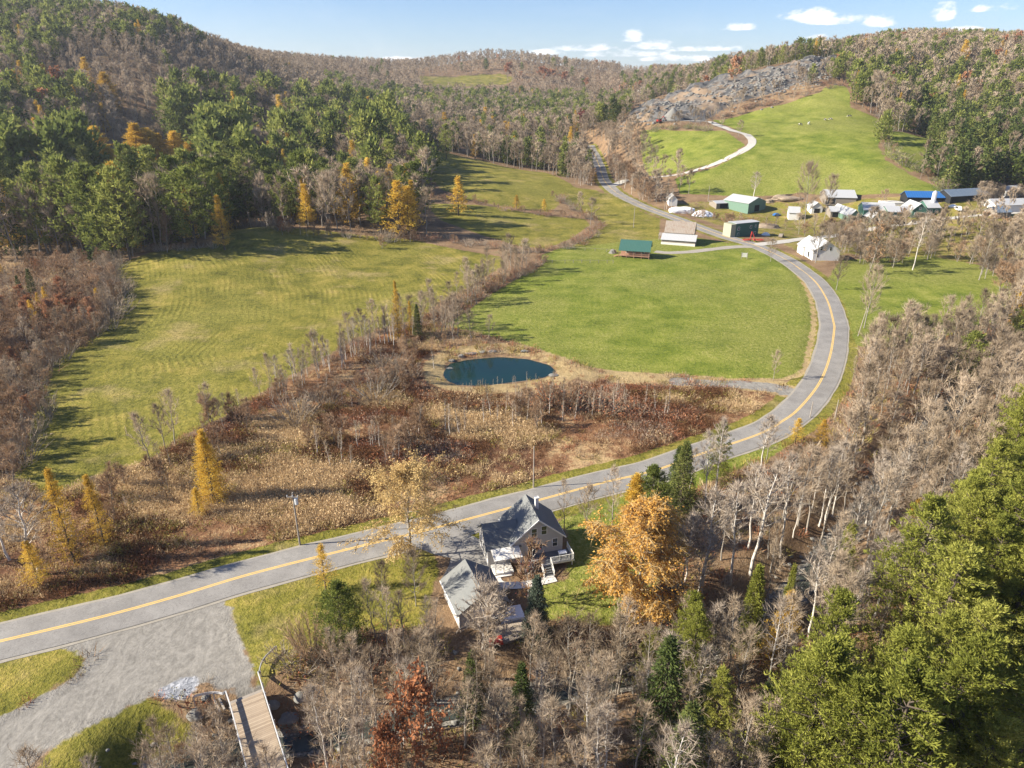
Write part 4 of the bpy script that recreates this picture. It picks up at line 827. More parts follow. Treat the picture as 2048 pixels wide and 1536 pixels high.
row([(0,1150),(80,1130),(160,1090),(240,1040),(330,970),(400,920)],1.3,7,['thicket','sapling','thicket','bare_near'],(3,7),'thicket_shrub','shrub','grey bare shrub in the marsh around the golden larches','shrubs around the marsh larches')
row([(600,820),(660,800),(740,780),(800,740),(850,700)],1.2,7,['thicket','sapling','bush_brown'],(2.5,6),'thicket_shrub','shrub','brown bare shrub left of the pond','shrubs left of the pond')
row([(860,640),(900,622),(960,590),(1010,562),(1060,540),(1085,518)],1.3,1.6,['bush_red','thicket','bush_red','bush_brown'],(1.8,3.4),'hedge_shrub','shrub','russet shrub in the hedgerow between hay field and green meadow','hedgerow between hay field and meadow')
row([(640,920),(720,895),(800,900),(870,870),(960,850),(1060,835),(1120,820),(1200,815)],.85,6,['sapling','thicket','sapling'],(3.5,7.5),'sapling','tree','bare sapling in the marsh below the pond','saplings in the marsh')
row([(1040,800),(1100,800),(1170,805),(1250,808),(1340,825)],1.2,5,['sapling','bush_red','sapling'],(3,5.5),'sapling','tree','reddish bare sapling in the marsh near the pasture track','saplings near the pasture track')
row([(820,478),(900,482),(1000,500),(1060,505),(1150,490),(1195,455),(1150,420),(1110,395)],2.6,2.5,['bush_red','thicket','bush_brown'],(2,4),'hedge_shrub','shrub','brown shrub in the hedge winding between the far fields','hedge between the far fields')
row([(860,398),(920,398),(1000,418),(1100,432),(1180,438)],3.2,2.5,['bush_red','thicket'],(2.5,4.5),'hedge_shrub','shrub','brown shrub in the straight hedge under the far field','straight hedge under the far field')
row([(920,790),(960,775),(1020,768),(1080,760)],1.2,1.0,['sapling'],(1.6,2.6),'sapling','tree','tiny pale sapling on the near bank of the pond','saplings on the pond bank')
row([(1210,330),(1235,360),(1270,385),(1310,408),(1340,420)],2.4,5,['bare_pale','bare_mid','thicket'],(9,14),'roadside_tree','tree','pale bare tree massed along the far side of the road','trees along the far road')
row([(1220,375),(1265,398),(1330,425),(1390,448),(1450,466)],2.2,1.5,['bush_red','thicket','brown_oak'],(2.5,4.5),'roadside_shrub','shrub','brown shrub on the road bank before the farm','shrubs on the road bank')
row([(1120,330),(1150,350),(1180,372)],1.6,6,['bare_mid','bare_pale','thicket'],(8,13),'roadside_tree','tree','grey bare tree in the clump left of the far road','clump left of the far road')
row([(1180,300),(1200,285),(1260,290),(1290,330)],2.5,8,['bare_mid'],(9,13),'roadside_tree','tree','grey bare tree behind the far end of the road','trees behind the road end')
row([(1300,262),(1360,258),(1420,262)],3,3,['bush_brown','thicket','bush_green'],(3,5),'quarry_shrub','shrub','dark shrub on the bank below the quarry floor','shrubs below the quarry floor')
row([(1440,232),(1500,218),(1560,202),(1620,185)],2.6,6,['bush_red','bush_brown','thicket'],(2.5,4.5),'quarry_shrub','shrub','brown brush on the slope under the quarry','brush under the quarry')
row([(1660,175),(1700,165),(1740,200),(1770,235)],3.0,10,['bush_red','bush_brown','thicket'],(2.5,5),'pasture_shrub','shrub','russet shrub at the top corner of the hill pasture','shrubs at the top of the pasture')
row([(1765,250),(1770,290),(1800,325),(1860,355),(1890,385)],4,3,['thicket','bare_mid','bush_green'],(3,7),'pasture_shrub','shrub','shrub along the right edge of the hill pasture','shrubs along the right pasture edge')
row([(1600,470),(1660,478),(1700,500),(1750,530),(1850,512),(1960,530)],2.2,6,['bare_broad','bare_mid','thicket','bare_broad'],(7,12),'farm_tree','tree','bare tree between the farm buildings and the right-hand field','trees between farm and right-hand field')
row([(1700,480),(1800,470),(1900,470),(2000,480),(2070,500)],2.4,8,['bare_broad','bare_broad','bare_mid','brown_oak'],(8,13),'farm_tree','tree','tan bare tree in front of the farm buildings','trees in front of the farm buildings')
row([(1960,540),(2010,560),(2050,600)],2.0,5,['bare_broad','thicket'],(6,12),'farm_tree','tree','bare tree at the far corner of the right-hand field','trees at the corner of the right-hand field')
row([(1720,745),(1800,735),(1900,710),(2000,680),(2060,650)],1.9,6,['bare_near','bare_near','bare_pale'],(6,9),'bare_tree','tree','bare grey tree on the edge of the riverside wood','edge of the riverside wood')
row([(1960,405),(2000,398),(2050,400)],3,3,['bare_broad'],(6,9),'farm_tree','tree','brown bare tree beyond the long dark shed','trees beyond the long dark shed')
row([(1395,435),(1450,445),(1520,450),(1560,460)],2.0,5,['bush_red','thicket','bare_mid'],(3,6),'yard_shrub','shrub','tangled brown shrub around the green barn','shrubs around the green barn')
row([(225,525),(235,600),(215,650),(140,705),(85,735),(72,820),(35,930)],1.8,2.5,['thicket','bush_brown','bare_mid'],(3,6.5),'edge_shrub','shrub','dark brown shrub along the left border of the hay field','shrubs on the left border of the hay field')
row([(40,640),(100,640),(160,640),(200,620)],1.5,5,['oak','oak','thicket'],(5,7.5),'russet_shrub','shrub','orange-russet leafy shrub massed at the left of the hay field','russet shrubs at the left of the hay field')
row([(240,510),(340,500),(430,495)],2.0,2.5,['thicket','bush_brown'],(2,4),'edge_shrub','shrub','low dark shrub under the conifers at the hay field','shrubs under the conifers')
row([(470,452),(560,462),(700,475),(830,485)],2.2,2,['sapling','thicket','bush_brown'],(3,7),'edge_shrub','shrub','shrub along the upper border of the hay field','shrubs on the upper border of the hay field')
row([(1030,1010),(1100,990)],50,1,['thicket'],(2,3),'edge_shrub','shrub','small shrub at the road edge opposite the house','shrubs opposite the house')
row([(600,1320),(640,1345),(620,1400),(640,1450),(700,1420)],1.3,2.5,['thicket','bush_red','bush_brown'],(2,4),'bank_shrub','shrub','brown shrub on the brook bank right of the bridge','shrubs right of the bridge')
row([(410,1450),(430,1500),(420,1540),(360,1510),(300,1560)],1.3,1.6,['thicket','bush_brown'],(2,4),'bank_shrub','shrub','grey-brown shrub on the brook bank left of the bridge','shrubs left of the bridge')
row([(1380,905),(1450,890),(1530,862),(1600,870)],3,1.5,['bush_brown','thicket'],(1.5,3),'edge_shrub','shrub','low shrub below the road bend','shrubs below the road bend')
row([(1100,1330),(1200,1300),(1300,1290),(1400,1250)],1.6,2.5,['bush_red','bush_green','oak'],(1.8,3.5),'lawn_shrub','shrub','rust and green shrub on the bank below the lawn','shrubs below the lawn')

# --- marsh vegetation and woodland undergrowth, beyond counting
def scatter_stuff(name,poly_test,n,area,kinds,hr,label,wf=(.8,1.4)):
    x0,x1,y0,y1=area; X=rng.uniform(x0,x1,n); Y=rng.uniform(y0,y1,n); k=poly_test(X,Y); X=X[k];Y=Y[k]; Z=hgt(X,Y)-.04
    pat=fbm(X/14,Y/14,3,77); pa2=fbm(X/22+Y/60,Y/13,4,55); its=[]
    for i in range(len(X)):
        if pat[i]<.42 and rng.random()<.8: continue
        kk=kinds[rng.integers(len(kinds))]
        if kk=='weeds':
            v=pa2[i]*1.25-.125+rng.normal()*.045
            kk='weeds_straw' if v>.65 else 'weeds_olive' if v>.63 else 'weeds' if v>.47 else 'weeds_rust' if v>.42 else 'weeds_grey' if v>.36 else 'weeds_straw' if rng.random()<.3 else 'weeds'
        its.append((kk,X[i],Y[i],Z[i],rng.uniform(*hr)*(.5+pat[i]),rng.uniform(*wf)))
    merge_stuff(name,its,label)
for s_ in range(5):
    random.seed(300+s_); tb=TB(); nmw=['weeds','weeds_straw','weeds_olive','weeds_grey','weeds_rust'][s_]
    for _ in range(22):
        a=random.uniform(0,6.28); r=random.random()**.5*.75; tb.blade(Vector((math.cos(a)*r,math.sin(a)*r,0)),Vector((math.cos(a)*.45,math.sin(a)*.45,1))+rv_(.45),random.uniform(.45,.85),.07,0)
    for _ in range(10):
        a=random.uniform(0,6.28); r=random.random()**.5*.8; tb.leaf(Vector((math.cos(a)*r,math.sin(a)*r,random.uniform(.2,.8))),rv_(),.2,.1,0)
    addt(nmw,None,tb,[M[['brush','straw','olive','grey_brush','rust'][s_]]],1.0)
xs=[q[0] for q in MARSH]; ys=[q[1] for q in MARSH]
scatter_stuff('undergrowth',lambda x,y: in_poly(x,y,MARSH)&(seg_dist(x,y,ROAD[::3])>7)&(seg_dist(x,y,PONDP,True)>6.5)&(seg_dist(x,y,PATHL)>3.5)&~in_poly(x,y,PONDP),62000,(min(xs),max(xs),min(ys),max(ys)),['weeds'],(.40,1.65),'brown and rust marsh weeds and dead grass')
for s_ in range(2):
    random.seed(310+s_); tb=TB()
    for _ in range(26):
        a=random.uniform(0,6.28); r=random.random()**.5*.8; tb.blade(Vector((math.cos(a)*r,math.sin(a)*r,0)),Vector((math.cos(a)*.5,math.sin(a)*.5,1))+rv_(.6),random.uniform(.5,1.1),.05,0)
    addt('scrub',None,tb,[M['twig_red'] if s_ else M['twig']],1.0)
def woodtest(x,y):
    k=np.ones(x.shape,bool)
    for e in EXCL: k&=~in_poly(x,y,e)
    a,b,_=w2p(x,y,hgt(x,y)); k&=(a>-40)&(a<2100)&(b<1620)&(seg_dist(x,y,ROAD[::3])>6.5)&(seg_dist(x,y,DRIVE)>4)&(seg_dist(x,y,RV[::2])>4)&(np.hypot(x-2,y-85)>9.5)&(np.hypot(x+5,y-74)>8)&~in_poly(a,b,[(420,1360),(540,1340),(640,1600),(440,1600)]); return k
BR=P([(-60,560),(60,520),(225,525),(235,590),(215,650),(140,705),(80,735),(70,820),(30,940),(-60,960)])
scatter_stuff('undergrowth',lambda x,y: in_poly(x,y,BR),9000,(min(q[0] for q in BR),max(q[0] for q in BR),min(q[1] for q in BR),max(q[1] for q in BR)),['scrub','scrub','weeds','weeds_grey'],(1.2,3.0),'russet brush left of the hay field')
scatter_stuff('undergrowth',woodtest,34000,(-130,230,44,250),['scrub','scrub','weeds','weeds_olive','weeds_rust'],(.6,1.7),'twiggy undergrowth on the woodland floor')
for s_ in range(3):
    random.seed(320+s_); tb=TB()
    for _ in range(16):
        a=random.uniform(0,6.28); r=random.random()**.5*.9; tb.blade(Vector((math.cos(a)*r,math.sin(a)*r,0)),Vector((0,0,1))+rv_(.9),random.uniform(.3,.9),.10,0)
    addt('tuft',None,tb,[[M['brush'],M['pine_bright'],M['brush']][s_]],1.0)

# ---------------------------------------------------------------- buildings and other made things
class B:
    def __init__(s): s.v=[]; s.f=[]
    def add(s,V,F): n=len(s.v); s.v+=[tuple(q) for q in V]; s.f+=[tuple(i+n for i in f) for f in F]; return s
    def box(s,x0,y0,z0,x1,y1,z1):
        return s.add([(x0,y0,z0),(x1,y0,z0),(x1,y1,z0),(x0,y1,z0),(x0,y0,z1),(x1,y0,z1),(x1,y1,z1),(x0,y1,z1)],[(0,3,2,1),(4,5,6,7),(0,1,5,4),(1,2,6,5),(2,3,7,6),(3,0,4,7)])
    def prism(s,prof,a0,a1,ax='x'):
        """extrude a closed profile (u,z) along x or y"""
        n=len(prof); P_=[((a0,u,z) if ax=='x' else (u,a0,z)) for u,z in prof]+[((a1,u,z) if ax=='x' else (u,a1,z)) for u,z in prof]
        return s.add(P_,[tuple(range(n))[::-1],tuple(range(n,2*n))]+[(i,(i+1)%n,n+(i+1)%n,n+i) for i in range(n)])
    def bar(s,a,b,r,sides=6):
        a=Vector(a);b=Vector(b);d=(b-a).normalized();u=d.orthogonal().normalized();w_=d.cross(u); V=[]
        for p in (a,b):
            for k in range(sides): an=2*math.pi*k/sides; V.append((p+(u*math.cos(an)+w_*math.sin(an))*r)[:])
        return s.add(V,[tuple(range(sides))[::-1],tuple(range(sides,2*sides))]+[(i,(i+1)%sides,sides+(i+1)%sides,sides+i) for i in range(sides)])
    def cyl(s,x,y,z0,z1,r0,r1=None,sides=10):
        r1=r0 if r1 is None else r1; V=[(x+r0*math.cos(2*math.pi*k/sides),y+r0*math.sin(2*math.pi*k/sides),z0) for k in range(sides)]+[(x+r1*math.cos(2*math.pi*k/sides),y+r1*math.sin(2*math.pi*k/sides),z1) for k in range(sides)]
        return s.add(V,[tuple(range(sides))[::-1],tuple(range(sides,2*sides))]+[(i,(i+1)%sides,sides+(i+1)%sides,sides+i) for i in range(sides)])
    def go(s,name,m,parent=None,bevel=0):
        me=bpy.data.meshes.new(name); me.from_pydata(s.v,[],s.f); me.materials.append(m); me.update()
        import bmesh
        bm=bmesh.new(); bm.from_mesh(me); bmesh.ops.recalc_face_normals(bm,faces=bm.faces); bm.to_mesh(me); bm.free()
        return link(name,me,parent)
def empty(name,x,y,z,rz,label,cat,group=None):
    o=bpy.data.objects.new(name,None); COL.objects.link(o); o.location=(x,y,z); o.rotation_euler=(0,0,rz); o.empty_display_size=1; return setp(o,label,cat,group)
def siding(name,c,axis=2,per=.2): return ribbed(name,c,tuple(x*.72 for x in c),axis,per,.8,.25,.2,amp=.25)
M['side_grey']=siding('grey_siding',(.50,.485,.465),2,.22); M['white']=simple('white_paint',(.80,.79,.76),.6,.05,1)
M['side_white']=siding('white_siding',(.60,.595,.575),0,.5); M['side_green']=siding('green_siding',(.055,.13,.10),0,.5); M['side_ltgreen']=siding('light_green_siding',(.13,.21,.165),0,.5)
M['side_old']=siding('old_boards',(.23,.20,.17),0,.3); M['side_olive']=siding('olive_boards',(.33,.33,.24),1,.4)
def shingle():
    m,t=mat('grey_shingles'); v=objco(t); b=t.new('ShaderNodeTexBrick'); t.l.new(v,b.inputs[0]); b.inputs['Scale'].default_value=3.0; b.inputs['Mortar Size'].default_value=.02
    b.inputs[1].default_value=(.145,.15,.152,1); b.inputs[2].default_value=(.185,.19,.19,1); b.inputs[3].default_value=(.11,.11,.11,1)
    n_=t.noise(v,9,4,.7); c=t.mix(t.math('MULTIPLY',n_,.8),b.outputs[0],(.16,.17,.165)); c=t.mix(t.sstep(t.noise(v,.7,4,.6),.45,.7,0,.25),c,(.24,.24,.235))
    finish(t,c,.9,t.bump(n_,.5,.04),.2); return m
M['shingle']=shingle()
M['tin']=ribbed('pale_tin',(.40,.41,.42),(.27,.28,.29),0,.6,.4,.3,.5,(.42,.40,.38)); M['tin_y']=ribbed('pale_tin_cross',(.38,.39,.40),(.27,.28,.29),1,.6,.4,.3,.5,(.42,.40,.38))
M['tin_rust']=ribbed('rusty_tin',(.27,.235,.20),(.17,.13,.10),0,.7,.7,.7,.3,(.20,.135,.095)); M['tin_green']=ribbed('green_tin',(.045,.115,.095),(.02,.07,.06),0,.6,.45,.15,.5)
M['tin_blue']=ribbed('blue_tin',(.025,.12,.34),(.015,.07,.2),0,1.2,.45,.1,.5); M['tin_dark']=ribbed('slate_tin',(.13,.17,.22),(.08,.10,.14),0,.8,.45,.3,.5,(.26,.29,.32))
M['glass']=simple('window_glass',(.02,.025,.03),.12,.1,1,.6); M['wood_red']=simple('cedar_boards',(.42,.24,.16),.8,.25,2); M['deck_grey']=simple('deck_boards',(.16,.165,.17),.8,.25,3)
M['deck_brown']=simple('bare_deck_boards',(.36,.30,.24),.85,.25,3); M['concrete']=simple('pale_concrete',(.66,.64,.60),.9,.12,2); M['black']=simple('black_and_inner_shade',(.018,.019,.021),.8,.4,2)  # black also paints the shade inside open sheds and the open gable
M['red']=simple('red_paint',(.50,.05,.035),.5,.25,3); M['pole']=simple('pole_wood',(.33,.29,.25),.9,.3,2); M['steel']=simple('galvanised_steel',(.60,.60,.60),.45,.15,3,.5,0,.3)
M['rail_rust']=simple('weathered_rail',(.50,.44,.40),.6,.35,4); M['porc']=simple('porcelain_grey',(.62,.64,.66),.4,.1,3); M['tarp']=simple('white_tarp',(.82,.83,.85),.5,.08,.8); M['rock_m']=simple('field_stone',(.22,.215,.20),.95,.35,1.5,.1,.5)
M['log']=simple('log_ends',(.33,.26,.19),.9,.5,1.2); M['hay_bale']=simple('bale_wrap',(.80,.80,.77),.5,.08,2); M['pale_fab']=simple('pale_cloth',(.70,.69,.66),.7,.15,2)
def gable(B_,x0,x1,y0,y1,hw,hr,ridge,th=.14,oh=.35,base=0.0):
    """folded roof slab over a rectangle; ridge 'x' or 'y'"""
    a0,a1,u0,u1=(x0,x1,y0,y1) if ridge=='x' else (y0,y1,x0,x1)
    um=(u0+u1)/2; sl=(hr-hw)/(um-u0); e=oh; z0=hw-sl*e
    prof=[(u0-e,z0),(um,hr),(u1+e,z0),(u1+e,z0+th),(um,hr+th),(u0-e,z0+th)]
    B_.prism(prof,a0-oh,a1+oh,'x' if ridge=='x' else 'y')
def walls(B_,x0,x1,y0,y1,hw,hr,ridge,z0=-.6):
    a0,a1,u0,u1=(x0,x1,y0,y1) if ridge=='x' else (y0,y1,x0,x1); um=(u0+u1)/2
    B_.prism([(u0,z0),(u1,z0),(u1,hw-.02),(um,hr-.02),(u0,hw-.02)],a0,a1,'x' if ridge=='x' else 'y')
def opening(parent,wall,pos,z,w_,h,x0,x1,y0,y1,kind='window',fr=None,fill=None):
    """window or door on a wall: front(y0) back(y1) left(x0) right(x1)"""
    fr=fr or M['white']; fill=fill or M['glass']; t=.09
    def bx(name,a,b,c,d,o0,o1,m,par):
        b_=B()
        if wall=='front': b_.box(a,y0-o1,c,b,y0-o0,d)
        elif wall=='back': b_.box(a,y1+o0,c,b,y1+o1,d)
        elif wall=='left': b_.box(x0-o1,a,c,x0-o0,b,d)
        else: b_.box(x1+o0,a,c,x1+o1,b,d)
        return b_.go(name,m,par)
    if kind=='window':
        wn=bx('window',pos-w_/2-t,pos+w_/2+t,z-t,z+h+t,-.02,.05,fr,parent); bx('pane',pos-w_/2,pos+w_/2,z,z+h,.045,.06,fill,wn); bx('sash',pos-w_/2,pos+w_/2,z+h/2-.03,z+h/2+.03,.055,.075,fr,wn)
    else:
        dn=bx('door',pos-w_/2-t,pos+w_/2+t,z,z+h+t,-.02,.05,fr,parent); bx('door_fill',pos-w_/2,pos+w_/2,z,z+h,.045,.06,fill,dn)  # a black fill paints inner shade where the front stands open
def house(name,label,cat,x,y,rz,x0,x1,y0,y1,hw,hr,ridge,wm,rm,ops=(),oh=.35,z=None):
    e=empty(name,x,y,float(hgt(x,y)) if z is None else z,rz,label,cat)
    b=B(); walls(b,x0,x1,y0,y1,hw,hr,ridge); b.go('wall',wm,e); b=B(); gable(b,x0,x1,y0,y1,hw,hr,ridge,oh=oh); b.go('roof',rm,e)
    for o in ops: opening(e,o[0],o[1],o[2],o[3],o[4],x0,x1,y0,y1,*o[5:])
    return e
# main house: gable toward the brook, wing on its left, porch, deck with stairs
TH=R(15); H=house('house','grey-sided gabled house with wing and white-railed deck beside the road','house',.1,83.4,TH,0,7.7,0,6.4,3.8,7.1,'y',M['side_grey'],M['shingle'],
 [('front',3.25,4.15,.75,1.35),('front',4.75,4.35,.75,1.35),('front',4.0,1.75,.9,1.0),('front',6.5,1.95,.7,1.3),('front',2.85,1.05,1.1,2.0,'door'),('right',2,1.9,.8,1.2),('right',4.6,1.9,.8,1.2)],z=0)
b=B(); walls(b,-3.7,-.004,.15,5.9,3.1,5.5,'x'); b.go('wing_wall',M['side_grey'],H)
b=B(); gable(b,-3.7,1.0,.15,5.9,3.1,5.5,'x',oh=.3); b.go('wing_roof',M['shingle'],H)
for yy in (1.3,2.9,4.6): opening(H,'left',yy,1.0,.8,1.4,-3.7,0,.15,5.9)
opening(H,'left',3.0,3.4,.6,.8,-3.7,0,.15,5.9); opening(H,'front',-1.6,.3,.95,2.0,-3.7,0,.15,5.9,'door',None,M['white'])
for sx in (-1,1):   # white rake boards on the main gable
    b=B(); um=3.85; sl=3.3/3.85; x_e=um+sx*(3.85+.35); b.prism([(x_e,3.8-sl*.35-.12),(x_e,3.8-sl*.35+.13),(um,7.1+.13),(um,7.1-.12)],-.43,-.355,'y'); b.go('rake_board',M['white'],H)
    b=B(); b.box(min(x_e,x_e+sx*.12),-.35,3.35,max(x_e,x_e+sx*.12),6.75,3.48); b.go('gutter',M['white'],H)
b=B(); b.box(4.5,3.6,6.0,5.0,4.1,8.2); ch=b.go('chimney',M['white'],H); b=B(); b.box(4.42,3.52,8.2,5.08,4.18,8.32); b.go('chimney_cap',M['concrete'],ch)
b=B(); b.prism([(-2.3,2.62),(.1,3.02),(.1,3.12),(-2.3,2.72)],-3.3,.9,'x'); b.go('porch_roof',M['concrete'],H)
for px_ in (-3.1,-1.9,.6): b=B(); b.box(px_-.07,-2.2,-.1,px_+.07,-2.06,2.62); b.go('porch_post',M['white'],H)
b=B(); b.box(-3.3,-2.3,-.2,-.4,.13,.35); b.box(-3.0,-2.75,-.2,-.8,-2.3,.18); b.go('porch_floor',M['concrete'],H)
DK=1.05
b=B(); b.box(1.0,-2.7,DK-.22,8.6,-.004,DK); b.go('deck',M['deck_grey'],H)
for px_,py_ in ((1.2,-2.5),(3.2,-2.5),(5.2,-2.5),(8.4,-2.5),(8.4,-.3)): b=B(); b.box(px_-.08,py_-.08,-.4,px_+.08,py_+.08,DK-.22); b.go('deck_post',M['white'],H)
b=B(); b.box(1.0,-2.76,DK-.24,8.66,-2.70,DK+.02); b.go('deck_fascia',M['white'],H)
def railing(p,q,parent,n=None,hh=.95):
    p=Vector(p);q=Vector(q); b=B(); L=(q-p).length; b.bar(p+Vector((0,0,hh)),q+Vector((0,0,hh)),.05,4); b.bar(p+Vector((0,0,.12)),q+Vector((0,0,.12)),.035,4)
    k=max(2,int(L/.16))
    for i in range(k+1):
        a=p.lerp(q,i/k); r=.055 if i%max(1,int(1.5/.16))==0 or i==k else .022; b.bar(a,a+Vector((0,0,hh+(.08 if r>.05 else 0))),r,4)
    return b.go('railing',M['white'],parent)
railing((1.0,-2.65,DK),(3.5,-2.65,DK),H); railing((5.0,-2.65,DK),(8.55,-2.65,DK),H); railing((8.55,-2.65,DK),(8.55,.3,DK),H); railing((1.0,-2.65,DK),(1.0,0,DK),H)
b=B()
for i in range(6): b.box(3.55,-2.7-.3*(i+1),DK-.18*(i+1)-.09,4.95,-2.7-.3*i,DK-.18*(i+1))
b.go('stairs',M['deck_grey'],H); railing((3.5,-2.7,DK),(3.5,-4.5,0),H); railing((5.0,-2.7,DK),(5.0,-4.5,0),H)
def grp_local(ex,lx,ly,th=TH): return (ex[0]+lx*math.cos(th)-ly*math.sin(th),ex[1]+lx*math.sin(th)+ly*math.cos(th))
x,y=grp_local((.1,83.4),7.2,-1.5); e=empty('table',x,y,DK,TH,'small pale table on the grey deck','table')
b=B(); b.box(-.6,-.4,.68,.6,.4,.74); b.go('tabletop',M['tarp'],e)
for sx in(-.5,.5):
    for sy in(-.3,.3): b=B(); b.box(sx-.03,sy-.03,0,sx+.03,sy+.03,.68); b.go('leg',M['white'],e)
# concrete walk
wl=[(-2.6,80.6),(-1.6,78.6),(1.2,78.5),(4.0,79.2),(6.2,80.0)]
setp(link('footpath',ribbon('footpath',catmull(wl,.6),.75,.75,.10,M['concrete'])),kind='structure')
# garage
G=house('garage','detached grey-roofed garage with white trim under the pinkish apple tree','garage',-6.8,69.9,R(22),0,6.6,0,7.0,2.6,4.9,'y',M['side_grey'],M['shingle'],[('left',1.8,.9,.8,1.1),('left',4.6,.9,.8,1.1),('front',3.3,.05,2.6,2.1,'door',None,M['white'])],z=0)
b=B(); b.box(-.47,-.3,2.32,-.35,7.3,2.46); b.go('gutter',M['white'],G)
x,y=p2w(1022,1266); e=empty('platform',x,y,float(hgt(x,y)),R(20),'low weathered wooden deck on the bank beside the garage','deck')
b=B(); [b.box(-2.2+.3*i,-1.6,.25,-2.2+.3*i+.27,1.6,.32) for i in range(15)]; b.go('boards',M['deck_brown'],e); b=B(); b.box(-2.2,-1.5,-.3,2.3,1.5,.24); b.go('joist_frame',M['pole'],e)
x,y=p2w(1024,1232); b=B(); b.add([(-1.6,-1,.55),(1.5,-1.1,.5),(1.4,1,.8),(-1.5,1.1,.75),(-1.75,-1.15,0),(1.65,-1.25,0),(1.55,1.15,0),(-1.65,1.25,0)],[(0,1,2,3),(4,7,6,5),(0,4,5,1),(1,5,6,2),(2,6,7,3),(3,7,4,0)])
o=b.go('tarpaulin',M['tarp']); o.location=(x,y,float(hgt(x,y))); o.rotation_euler=(0,0,R(15)); setp(o,'white tarpaulin spread over a stack beside the garage','tarpaulin')
x,y=p2w(992,1290); e=empty('garden_cart',x,y,float(hgt(x,y)),R(10),'red garden cart below the weathered wooden deck','cart')
b=B(); b.prism([(-.9,.35),(-.7,.95),(.8,.95),(.9,.35)],-.5,.5,'y'); b.go('tub',M['red'],e)
for sy in(-.55,.55): b=B(); b.add([(.3*math.cos(a)*1,sy+s_*.05,.3+.3*math.sin(a)) for s_ in(-1,1) for a in [k*math.pi/6 for k in range(12)]],[tuple(range(12)),tuple(range(23,11,-1))]+[(i,(i+1)%12,12+(i+1)%12,12+i) for i in range(12)]); b.go('wheel',M['black'],e)
b=B(); b.bar((.8,0,.6),(1.6,0,.8),.04); b.go('handle',M['steel'],e)
x,y=p2w(1350,1218); S=house('shed','small dark shed with black roof in the trees right of the round willow','shed',x-1.6,y-1,R(5),0,3.2,0,3.2,2.1,2.7,'x',M['side_old'],M['black'],[('left',1.6,.1,.9,1.8,'door',M['pole'],M['black'])],oh=.45)

# farm beyond the green field
bx0,by0=p2w(1322,488); Q=R(-20)
Bn=house('barn','weathered barn with rusty tin roof above a pale tin lean-to','barn',bx0,by0,Q,.6,13.2,4.6,12.5,4.6,8.8,'x',M['side_old'],M['tin_rust'],[('right',8.5,1,2.0,2.2,'door',M['side_old'],M['black'])],oh=.3)
b=B(); b.prism([(0,-.6),(4.55,-.6),(4.55,3.9),(0,2.1)],0,14.6,'x'); b.go('lean_to_wall',M['side_old'],Bn)
b=B(); b.prism([(-.45,2.0),(4.55,3.98),(4.55,4.1),(-.45,2.12)],-.3,14.9,'x'); b.go('lean_to_roof',M['tin'],Bn)
b=B(); b.box(-.05,-.14,-.6,14.65,-.02,.95); b.go('pale_footing',M['concrete'],Bn)
b=B(); b.prism([(6,2.4),(8,3.4),(8,3.5),(6,2.5)],-2.3,.5,'x'); b.go('side_canopy',M['side_old'],Bn)
for yy in(6.1,7.9): b=B(); b.box(-2.1,yy-.08,-.4,-1.95,yy+.08,3); b.go('canopy_post',M['pole'],Bn)
cx0,cy0=p2w(1236,514); Q=R(-16)
Cb=house('cabin','log cabin with ribbed green metal roof and a railed cedar porch','cabin',cx0,cy0,Q,.8,12.2,2.3,8.2,3.3,3.4,'x',M['wood_red'],M['tin_green'],[('front',3.4,1.5,1,1.1),('front',6.2,.85,1,2,'door'),('front',9.6,1.5,1.2,1.1),('right',5,1.6,1,1.1)],oh=.01)
b=B(); b.prism([(-.5,2.75),(5.2,6.15),(8.7,3.15),(8.7,3.3),(5.2,6.32),(-.5,2.92)],.1,12.9,'x'); b.go('green_roof',M['tin_green'],Cb)
b=B(); b.prism([(2.3,3.29),(5.2,5.9),(8.2,3.3)],.8,12.2,'x'); b.go('gable_wall',M['wood_red'],Cb)
b=B(); b.box(.2,-.2,.62,12.6,2.28,.78); b.go('porch_deck',M['wood_red'],Cb)
for k in range(5): b=B(); xx=.35+k*3.02; b.box(xx-.1,-.15,-.4,xx+.1,.05,2.95); b.go('porch_post',M['wood_red'],Cb)
b=B(); b.bar((.3,-.05,1.65),(12.5,-.05,1.65),.07,4); b.bar((.3,-.05,1.25),(12.5,-.05,1.25),.05,4); b.bar((.3,-.05,.95),(12.5,-.05,.95),.05,4); b.go('porch_rail',M['wood_red'],Cb)
b=B(); [b.box(-.9-.35*i,.3,.62-.16*(i+1),-.55-.35*i+.35,1.5,.62-.16*i-.02) for i in range(4)]; b.go('steps',M['wood_red'],Cb)
wx,wy=p2w(1624,521); wz=float(hgt(wx,wy)); Q=R(-2)
Wh=house('farmhouse','two-part white house with pale tin roof by the road junction','house',wx,wy,Q,0,10.6,0,8.6,4.0,7.6,'y',M['side_white'],M['tin_y'],[('front',3.0,4.2,.8,1.4,'window',M['white']),('front',1.9,1.3,.7,1.2,'window',M['white']),('front',6.6,4.1,.8,1.3,'window',M['white']),('left',4.5,.4,1.6,2.3,'door')],oh=.4)
b=B(); walls(b,-.8,7.5,8.6,15.5,3.5,6.9,'y'); b.go('rear_wall',M['side_white'],Wh); b=B(); gable(b,-.8,7.5,9.0,15.6,3.5,6.9,'y'); b.go('rear_roof',M['tin_y'],Wh)
